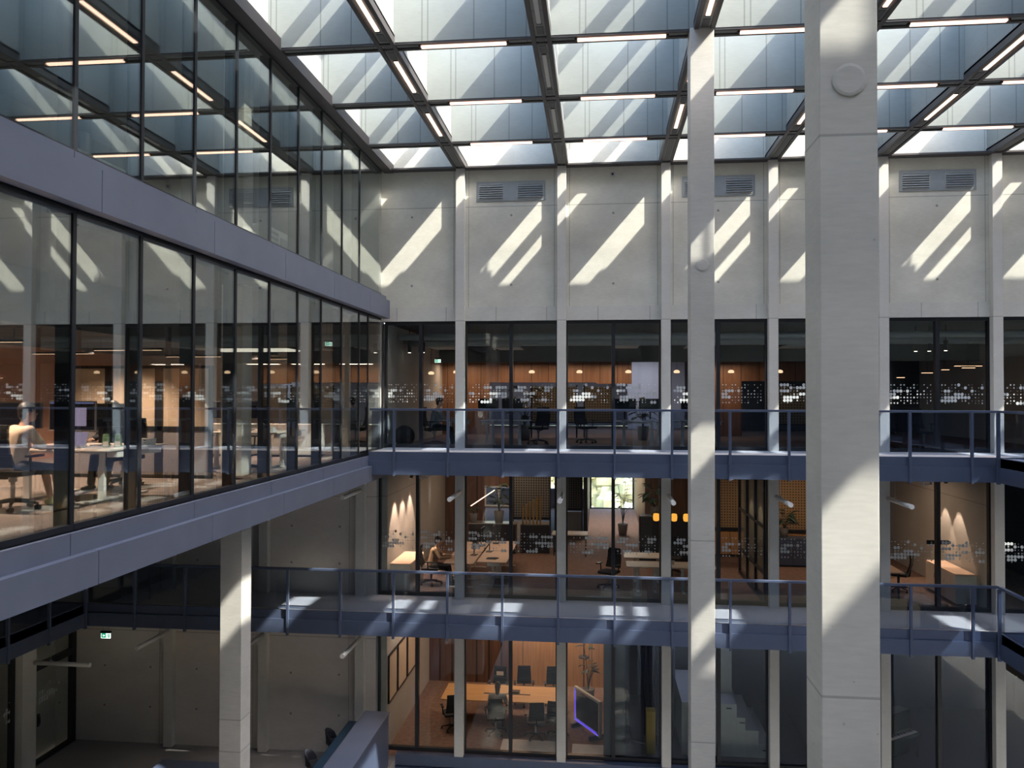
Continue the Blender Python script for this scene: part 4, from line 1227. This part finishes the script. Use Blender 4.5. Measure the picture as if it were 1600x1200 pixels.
# framed glass partition of the right lower room
t = thing('glass_partition', 'black framed glass partition running back beside the right pilaster of the lower level', 'partition', (7.95, YW + .25, F1))
for a, b in ((0, 1.2), (1.25, 2.45), (2.5, 3.7)):
    MB().box(0, a, .08, .02, b, 3.2).build('pane', 'glass', t)
MB().box(-.03, 0, 0, .05, 3.75, .08).box(-.03, 0, 3.2, .05, 3.75, 3.28).box(-.03, -.05, 0, .05, .03, 3.28).box(-.03, 1.2, 0, .05, 1.27, 3.28).box(-.03, 2.45, 0, .05, 2.52, 3.28).box(-.03, 3.7, 0, .05, 3.77, 3.28).box(-.03, 0, 1.95, .05, 3.75, 2.0).box(-.03, 0, .75, .05, 3.75, .8).build('frame', 'frame', t)
struct('wall_room_divider', MB().box(8.15, YW + 1.0, F1, 8.25, 26.5, 7.42), 'offwhite', 'pale lit wall behind the framed glass partition', 'wall')
for i, (x, y, ax, ay, lab) in enumerate(((7.35, 22.9, 8.1, 22.9, 'black ceiling spotlight aimed at the glass partition, nearer one'), (7.35, 24.3, 8.1, 24.3, 'black ceiling spotlight aimed at the glass partition, farther one'), (12.9, 22.6, 13.36, 22.7, 'bright black spotlight over the sideboard of the right lower room'), (12.9, 23.6, 13.36, 23.7, 'black spotlight behind the black post of the right lower room'))):
    spotlight(lab, (x, y, 7.40), (ax, ay, 5.9))
sideboard('pale low sideboard along the right wall of the right lower room', (13.08, 22.75, F1), R(-90), 1.9, .5, .80, 'offwhite', 3)
t = thing('meeting_table', 'pale meeting table at the left of the right lower room', 'table', (10.4, 22.15, F1))
MB().box(0, 0, .71, 1.3, 1.1, .74).build('top', 'desk', t, .006)
for x, y in ((.1, .1), (1.15, .1), (.1, .95), (1.15, .95)):
    MB().box(x, y, 0, x + .05, y + .05, .71).build('leg', 'black', t)
office_chair('dark chair at the meeting table in the right lower room', (11.95, 23.3, F1), R(60), 'chairs of the lower office', False)
t = thing('screen_stand', 'black T shaped stand in the right lower room', 'stand', (12.45, 21.85, F1))
MB().rod((0, 0, .02), (0, 0, 1.6), .025, .025, 12).build('pole', 'black', t)
MB().cbox((-.05, 0, 1.62), (.55, .05, .1)).build('crossbar', 'black', t, .01)
MB().lathe([(.2, 0), (.2, .015), (.03, .03)], 18).build('foot', 'black', t)

# ------------------------------------------------------------------ upper office
F2 = Z2 - .02
D2 = F2 + .74
for i, (x, y, lab) in enumerate(((1.05, 22.7, 'sit-stand desk right of the first full pilaster in the upper office'), (4.75, 22.45, 'sit-stand desk left of the slim pilaster in the upper office'), (6.4, 23.0, 'sit-stand desk behind the slim mid column in the upper office'), (-.42, 22.5, 'sit-stand desk in front of the person in the upper office'), (10.2, 23.0, 'sit-stand desk behind the large front column in the upper office'))):
    sit_desk('dim ' + lab, (x, y, F2), PI if i in (0,) else 0, 1.4 if i != 3 else .85, .75, .74, 'ltgrey', 1 if i < 3 else 0, 'desks of the upper office')
office_chair('large black office chair of the person near the corner of the upper office', (-.98, 22.45, F2), R(-95), 'chairs of the upper office')
person('person in dark clothes seated sideways in the upper office near the corner', (-.95, 22.45, F2), R(-85), seated(.08, .42, .79), 'greycloth', 'navycloth', sleeves=.6, bare_shin=False, shoes='black')
t = thing('ball', 'black exercise ball on the floor at the corner of the upper office', 'ball', (-1.75, 22.0, F2))
MB().ball((0, 0, .3), .3, 20, 14).build('ball_skin', 'black', t, 0, True)
office_chair('black office chair at the right of the first full pilaster in the upper office', (1.9, 23.6, F2), R(30), 'chairs of the upper office')
office_chair('black office chair standing in front of the upper office doorway', (3.3, 24.4, F2), R(-140), 'chairs of the upper office')
office_chair('dark office chair in the right upper bay, left one', (11.4, 22.6, F2), R(160), 'chairs of the upper office')
office_chair('dark office chair in the right upper bay, right one', (12.4, 22.7, F2), R(200), 'chairs of the upper office')
for i, (x, y, w) in enumerate(((.5, 22.9, .6), (1.2, 22.9, .6), (4.4, 22.7, .62), (5.1, 22.7, .62), (6.3, 23.2, .6))):
    monitor('dark monitor on the dim desks of the upper office, %s from the left' % ORD[i], (x, y, D2), R(180 if i % 2 else 0), w, False, 'monitors of the upper office')
for i, (x0, x1, y, lab) in enumerate(((1.4, 2.9, 27.4, 'wooden pegboard panel in the upper office behind the second full pilaster'), (3.2, 4.1, 27.6, 'wooden pegboard panel left of the upper office doorway'), (9.3, 10.3, 26.6, 'wooden pegboard panel left of the large front column in the upper office'))):
    t = thing('pegboard', lab, 'board', (x0, y, F2))
    MB().box(0, 0, .55, x1 - x0, .03, 1.75).build('board', 'peg', t)
    MB().box(-.05, -.02, 0, 0, .05, 1.8).box(x1 - x0, -.02, 0, x1 - x0 + .05, .05, 1.8).box(0, -.02, .5, x1 - x0, .05, .55).build('board_frame', 'frame', t)
plant('green plant in the upper office right of the first full pilaster', (1.3, 25.6, F2), 1.75, 36, .6, (.22, .5), 21)
plant('dark plant in the upper office right of the doorway', (5.1, 26.3, F2), 1.35, 30, .5, (.2, .45), 22)
for i, (x, y) in enumerate(((-1.0, 24.0), (.95, 24.4), (4.45, 23.8), (6.6, 24.0), (9.4, 24.2))):
    t = thing('ceiling_panel', 'pale square acoustic panel under the upper office ceiling, %s from the left' % ORD[i], 'panel', (x, y, 10.92), 0, 'acoustic panels of the upper office')
    MB().cbox((0, 0, 0), (.75, 1.3, .04)).build('board', 'ltgrey', t)
    for sx in (-.3, .3):
        for sy in (-.5, .5):
            MB().rod((sx, sy, .02), (sx, sy, .5), .003, .003, 4).build('wire', 'black', t)
for i, (x, y, z) in enumerate(((-1.75, 25.6, 10.15), (-1.0, 26.0, 10.2), (1.5, 26.0, 10.2), (3.05, 26.0, 10.2), (4.62, 26.0, 10.2), (6.15, 26.0, 10.2), (7.85, 26.0, 10.2), (9.35, 26.0, 10.2))):
    t = thing('pendant_lamp', 'small warm glowing pendant lamp of the upper office, %s from the left' % ORD[i], 'lamp', (x, y, z), 0, 'warm pendants of the upper office')
    MB().lathe([(.02, .10), (.08, .08), (.10, .03), (.08, 0)], 16).build('shade', 'warm', t, 0, True)
    MB().rod((0, 0, .10), (0, 0, 11.42 - z), .004, .004, 5).build('cable', 'black', t)
for i, (x, y, z, L, r) in enumerate(((12.99, 26.0, 10.08, .25, 0), (13.85, 26.2, 10.23, .35, 0), (14.43, 26.3, 10.33, .25, 0), (14.9, 25.8, 10.37, .4, 0), (15.15, 26.4, 10.45, .85, 2), (15.3, 24.3, 11.05, 1.7, 8), (15.3, 24.7, 11.2, 1.7, 8), (15.35, 25.2, 10.25, .35, 0))):
    t = thing('pendant_light', 'warm lit bar pendant in the right upper bays, %s from the left' % ORD[i], 'light', (x, y, z), R(r), 'warm bar pendants of the right upper bays')
    MB().cbox((0, 0, 0), (L, .07, .05)).build('housing', 'black', t)
    MB().cbox((0, -.01, -.03), (L - .03, .075, .02)).build('diffuser', 'warm', t)
    MB().rod((0, 0, .02), (0, 0, 11.42 - z), .004, .004, 5).build('cable', 'black', t)
for i, (x, y) in enumerate(((-1.85, 23.0), (-1.62, 23.4), (-1.42, 22.9), (12.43, 23.3), (12.75, 23.2), (13.1, 23.0))):
    t = thing('spotlight', 'black can downlight under the upper office ceiling, %s from the left' % ORD[i], 'spotlight', (x, y, 11.42), 0, 'can downlights of the upper office')
    MB().rod((0, 0, 0), (0, 0, -.42), .012, .012, 6).build('stem', 'black', t)
    MB().rod((0, 0, -.42), (0, 0, -.70), .055, .055, 14).build('can', 'black', t)
    MB().rod((0, 0, -.701), (0, 0, -.706), .042, .042, 14).build('bulb', 'bulb', t)
for i, (y, z, r) in enumerate(((22.3, 11.12, .09), (23.2, 11.05, .14), (24.9, 11.15, .08))):
    tag(MB().rod((-2.0, y, z), (16.3, y, z), r, r, 14).build('ceiling_duct', 'grille', None, 0, True), 'long grey service duct under the upper office ceiling, %s from the glass' % ORD[i], 'duct')

# ------------------------------------------------------------------ ground floor rooms
FG = Z0
t = thing('meeting_table', 'long oak meeting table in the ground floor meeting room', 'table', (-.95, 23.3, FG))
MB().box(0, 0, .715, 3.6, 1.3, .75).build('top', 'table', t, .006)
for x in (.5, 2.9):
    MB().cbox((x, .65, .36), (.1, .6, .70)).cbox((x, .65, .015), (.14, 1.0, .03)).build('leg', 'black', t)
MB().box(1.2, .55, .752, 2.6, .62, .758).build('cable_slot', 'black', t)
for i, (x, y, r, lab) in enumerate(((.55, 25.0, 175, 'dark meeting chair behind the oak table with papers on its back'), (1.35, 25.1, 185, 'dark meeting chair behind the oak table, middle of the far side'), (2.3, 25.15, 190, 'dark meeting chair behind the oak table, right of the far side'), (.75, 22.85, 5, 'dark meeting chair in front of the oak table where a person sits'), (1.9, 22.7, 10, 'dark meeting chair in front of the oak table, left of the white floor patch'), (2.5, 22.85, -10, 'dark meeting chair in front of the oak table, right end'), (-.55, 23.0, 20, 'dark meeting chair at the left front corner of the oak table'))):
    office_chair(lab, (x, y, FG), R(r), 'meeting chairs round the oak table')
person('person in a grey T-shirt seated with back turned at the oak table', (.78, 22.9, FG), R(4), seated(.16, .44, .80), 'greycloth', 'bluecloth', sleeves=.55, bare_shin=False, shoes='black', long_hair=True, head_tilt=R(-15))
tag(MB().cbox((1.15, 24.05, FG + .775), (.34, .22, .03)).build('tablet', 'black', None, .004), 'black tablet lying on the oak meeting table', 'tablet')
tag(MB().cbox((.62, 24.85, FG + 1.02), (.22, .01, .12)).build('paper_sheet', 'white'), 'white paper hung over the far meeting chair', 'paper')
for i, (y0, y1) in enumerate(((21.45, 22.35), (22.45, 23.5), (23.6, 24.7))):
    t = thing('pinboard', 'black framed beige board on the left wall of the meeting room, %s from the glass' % ORD[i], 'board', (-2.05, y0, 1.05), 0, 'framed boards on the meeting room wall')
    L = y1 - y0
    MB().box(0, 0, 0, .03, L, 1.3).build('panel', 'beige', t)
    MB().box(0, 0, 0, .05, L, .035).box(0, 0, 1.265, .05, L, 1.3).box(0, 0, 0, .05, .035, 1.3).box(0, L - .035, 0, .05, L, 1.3).build('board_frame', 'frame', t)
for i, (x0, x1, y0, y1) in enumerate(((1.0, 2.55, 21.45, 22.5), (2.95, 3.85, 21.4, 22.4))):
    t = thing('floor_mat', 'white floor patch by the meeting room glass, %s of the floor strip' % ('left' if i == 0 else 'right'), 'mat', (x0, y0, FG))
    MB().box(0, 0, 0, x1 - x0, y1 - y0, .012).build('mat', 'white_patch', t)  # thin white sheet on the floor beside the glass
t = thing('display_screen', 'large low display with a violet glowing edge in the meeting room', 'screen', (3.36, 23.2, FG), R(-58))
MB().cbox((0, 0, .62), (1.4, .09, 1.0)).build('casing', 'ltgrey', t, .01)
s = MB().cbox((0, -.048, .62), (1.26, .01, .86)).build('screen', 'screen', t)
MB().cbox((-.64, -.052, .62), (.02, .012, .9)).cbox((0, -.052, .17), (1.26, .012, .03)).cbox((-.59, -.056, .62), (.012, .012, .8)).cbox((0, -.056, .22), (1.16, .012, .012)).build('edge_light', 'violet', s)
for x in (-.5, .5):
    MB().cbox((x, 0, .06), (.08, .5, .12)).build('foot', 'black', t)
t = thing('floor_lamp', 'thin black floor lamp with a round tray before the honey wall', 'lamp', (3.2, 25.9, FG))
MB().lathe([(.2, 0), (.2, .02), (.02, .03)], 18).build('base', 'black', t)
MB().rod((0, 0, .03), (0, 0, 2.9), .018, .018, 8).build('pole', 'black', t)
MB().lathe([(.02, 1.25), (.17, 1.27), (.17, 1.30), (.02, 1.31)], 18).build('tray', 'black', t)
plant('dark plant at the right end of the honey plywood wall', (3.35, 25.3, FG), 2.2, 26, .34, (.2, .5), 31)
# studio: seating steps, yellow pillar, ladder like stand, piano
t = thing('seating_steps', 'white stepped seating blocks rising to the left in the blue studio', 'steps', (5.9, 22.1, FG))
for i, (x1, h) in enumerate(((1.45, 1.40), (1.68, 1.05), (2.02, .72), (2.36, .36))):
    MB().box(0 if i == 0 else (1.45, 1.68, 2.02)[i - 1], 0, 0, x1, 2.6, h).build('step', 'ltgrey', t, .006)
MB().box(1.0, .8, 1.40, 1.45, 2.6, 3.0).build('back_wall_piece', 'ltgrey', t)
for i, (x, z) in enumerate(((1.25, 1.30), (1.60, .93), (2.20, .22))):
    MB().box(x - .07, -.006, z - .03, x + .07, .0, z).build('slot', 'black', t)
tag(MB().box(4.95, 22.0, FG, 5.2, 22.3, .95).build('storage_box', 'yellow', None, .01), 'mustard yellow upright box at the studio glass left of the slim mid column', 'box')
tag(MB().box(6.05, 21.7, FG, 6.35, 22.0, 1.1).build('storage_box', 'yellow', None, .01), 'mustard yellow box hidden partly by the slim mid column', 'box')
t = thing('studio_stand', 'slanted dark pole stand leaning in the blue studio', 'stand', (4.6, 22.6, FG))
MB().rod((0, 0, 0), (-.35, .2, 2.3), .025).build('pole', 'navy', t)
MB().rod((0, 0, .1), (.35, 0, 0), .018).rod((0, 0, .1), (-.2, -.3, 0), .018).build('foot', 'black', t)
t = thing('curtain', 'dark blue studio curtain beside the slim pilaster', 'curtain', (5.0, 23.2, FG))
mb = MB()
for i in range(14):
    mb.rod((i * .06, .03 * math.sin(i * 1.7), .02), (i * .06, .03 * math.sin(i * 1.7), 3.4), .045, .045, 8)
mb.build('cloth', 'bluewall', t, 0, True)
t = thing('piano', 'dark upright piano with pale keys in the plum room at lower right', 'piano', (11.6, 22.3, FG), R(35))
MB().box(-.75, .25, .0, .75, .6, 1.15).build('case', 'black', t, .01)
MB().box(-.75, -.08, .58, .75, .25, .66).build('keybed', 'black', t)
MB().box(-.65, -.06, .66, .65, .10, .68).build('white_keys', 'offwhite', t)
mb = MB()
for i in range(36):
    if i % 7 not in (2, 6):
        mb.box(-.64 + i * .036, .02, .68, -.62 + i * .036, .10, .695)
mb.build('black_keys', 'black', t)
for x in (-.7, .66):
    MB().box(x, -.06, 0, x + .05, 0, .58).build('leg', 'black', t)

# ------------------------------------------------------------------ lamps and added area fills in the rooms
def area(name, loc, sx, sy, w, col, rot=(0, 0, 0)):  # area light without a fixture, put in to brighten a room
    l = bpy.data.lights.new(name, 'AREA'); l.shape = 'RECTANGLE'; l.size = sx; l.size_y = sy; l.energy = w; l.color = col
    o = bpy.data.objects.new(name, l); COL.objects.link(o); o.location = loc; o.rotation_euler = rot
    return o
def spot(name, loc, aim, w, col, ang=40, blend=.35, r=.03):
    l = bpy.data.lights.new(name, 'SPOT'); l.energy = w; l.color = col; l.spot_size = R(ang); l.spot_blend = blend; l.shadow_soft_size = r
    o = bpy.data.objects.new(name, l); COL.objects.link(o); o.location = loc
    o.rotation_euler = (Vector(aim) - Vector(loc)).to_track_quat('-Z', 'Y').to_euler()
    return o
WARM = (1.0, .66, .45); WARM2 = (1.0, .68, .50)
for y in (22.1, 23.0, 23.95):
    spot('wall_washer', (-1.66, y, 7.12), (-1.74, y, 5.0), 120, WARM2, 54, .12)
for y in (22.9, 23.75):
    spot('wall_washer', (13.02, y, 6.95), (13.10, y, 5.0), 50, WARM2, 54, .12)
for y in (22.9, 24.3):
    spot('wall_washer', (7.75, y, 7.12), (7.85, y, 5.0), 22, WARM2, 56, .25)
area('room_fill', (4.3, 34.0, 7.35), 1.2, 5, 60, (1, .86, .78))  # added fill for the corridor floor, in place of daylight from its window
area('room_fill', (0.5, 24.0, 7.3), 2.0, 2.5, 16, WARM2)
area('room_fill', (0.3, 27.6, 7.3), 2.5, 1.5, 10, WARM)
area('room_fill', (5.5, 25.0, 7.3), 2.5, 2.5, 8, WARM)
area('room_fill', (9.8, 25.0, 7.3), 2.0, 2.0, 10, WARM)
area('room_fill', (12.0, 24.0, 7.3), 1.5, 2.0, 6, WARM)
for x in (-1.2, .8, 2.6, 4.3, 8.0):
    area('room_fill', (x, 28.2, 10.6), 1.2, .3, 7, WARM)
area('room_fill', (3.0, 24.5, 10.9), 3, 2, 8, (1, .85, .7))
area('room_fill', (5.5, 32.5, 11.2), 2, 2, 26, (.86, .88, 1.0))
area('room_fill', (1.0, 33.5, 11.2), 4, 3, 22, (.86, .88, 1.0))
area('room_fill', (-1.2, 23.2, 3.4), 1.2, 2.5, 13, WARM2)
area('room_fill', (2.2, 26.1, 3.4), 3.0, .8, 38, WARM)
area('room_fill', (6.5, 23.5, 3.4), 2, 2, 5, (.6, .65, 1))
area('room_fill', (12.0, 24.0, 3.4), 2, 2, 3, (.75, .6, 1))
for x, y in ((-4.2, 9.2), (-6.2, 9.6), (-4.4, 12.4), (-6.8, 12.0), (-4.6, 15.2), (-6.8, 15.6), (-4.4, 18.2), (-6.8, 18.6)):
    spot('downlight', (x, y, 10.5), (x - .2, y, 8), 150, WARM2, 120, .6, .035)
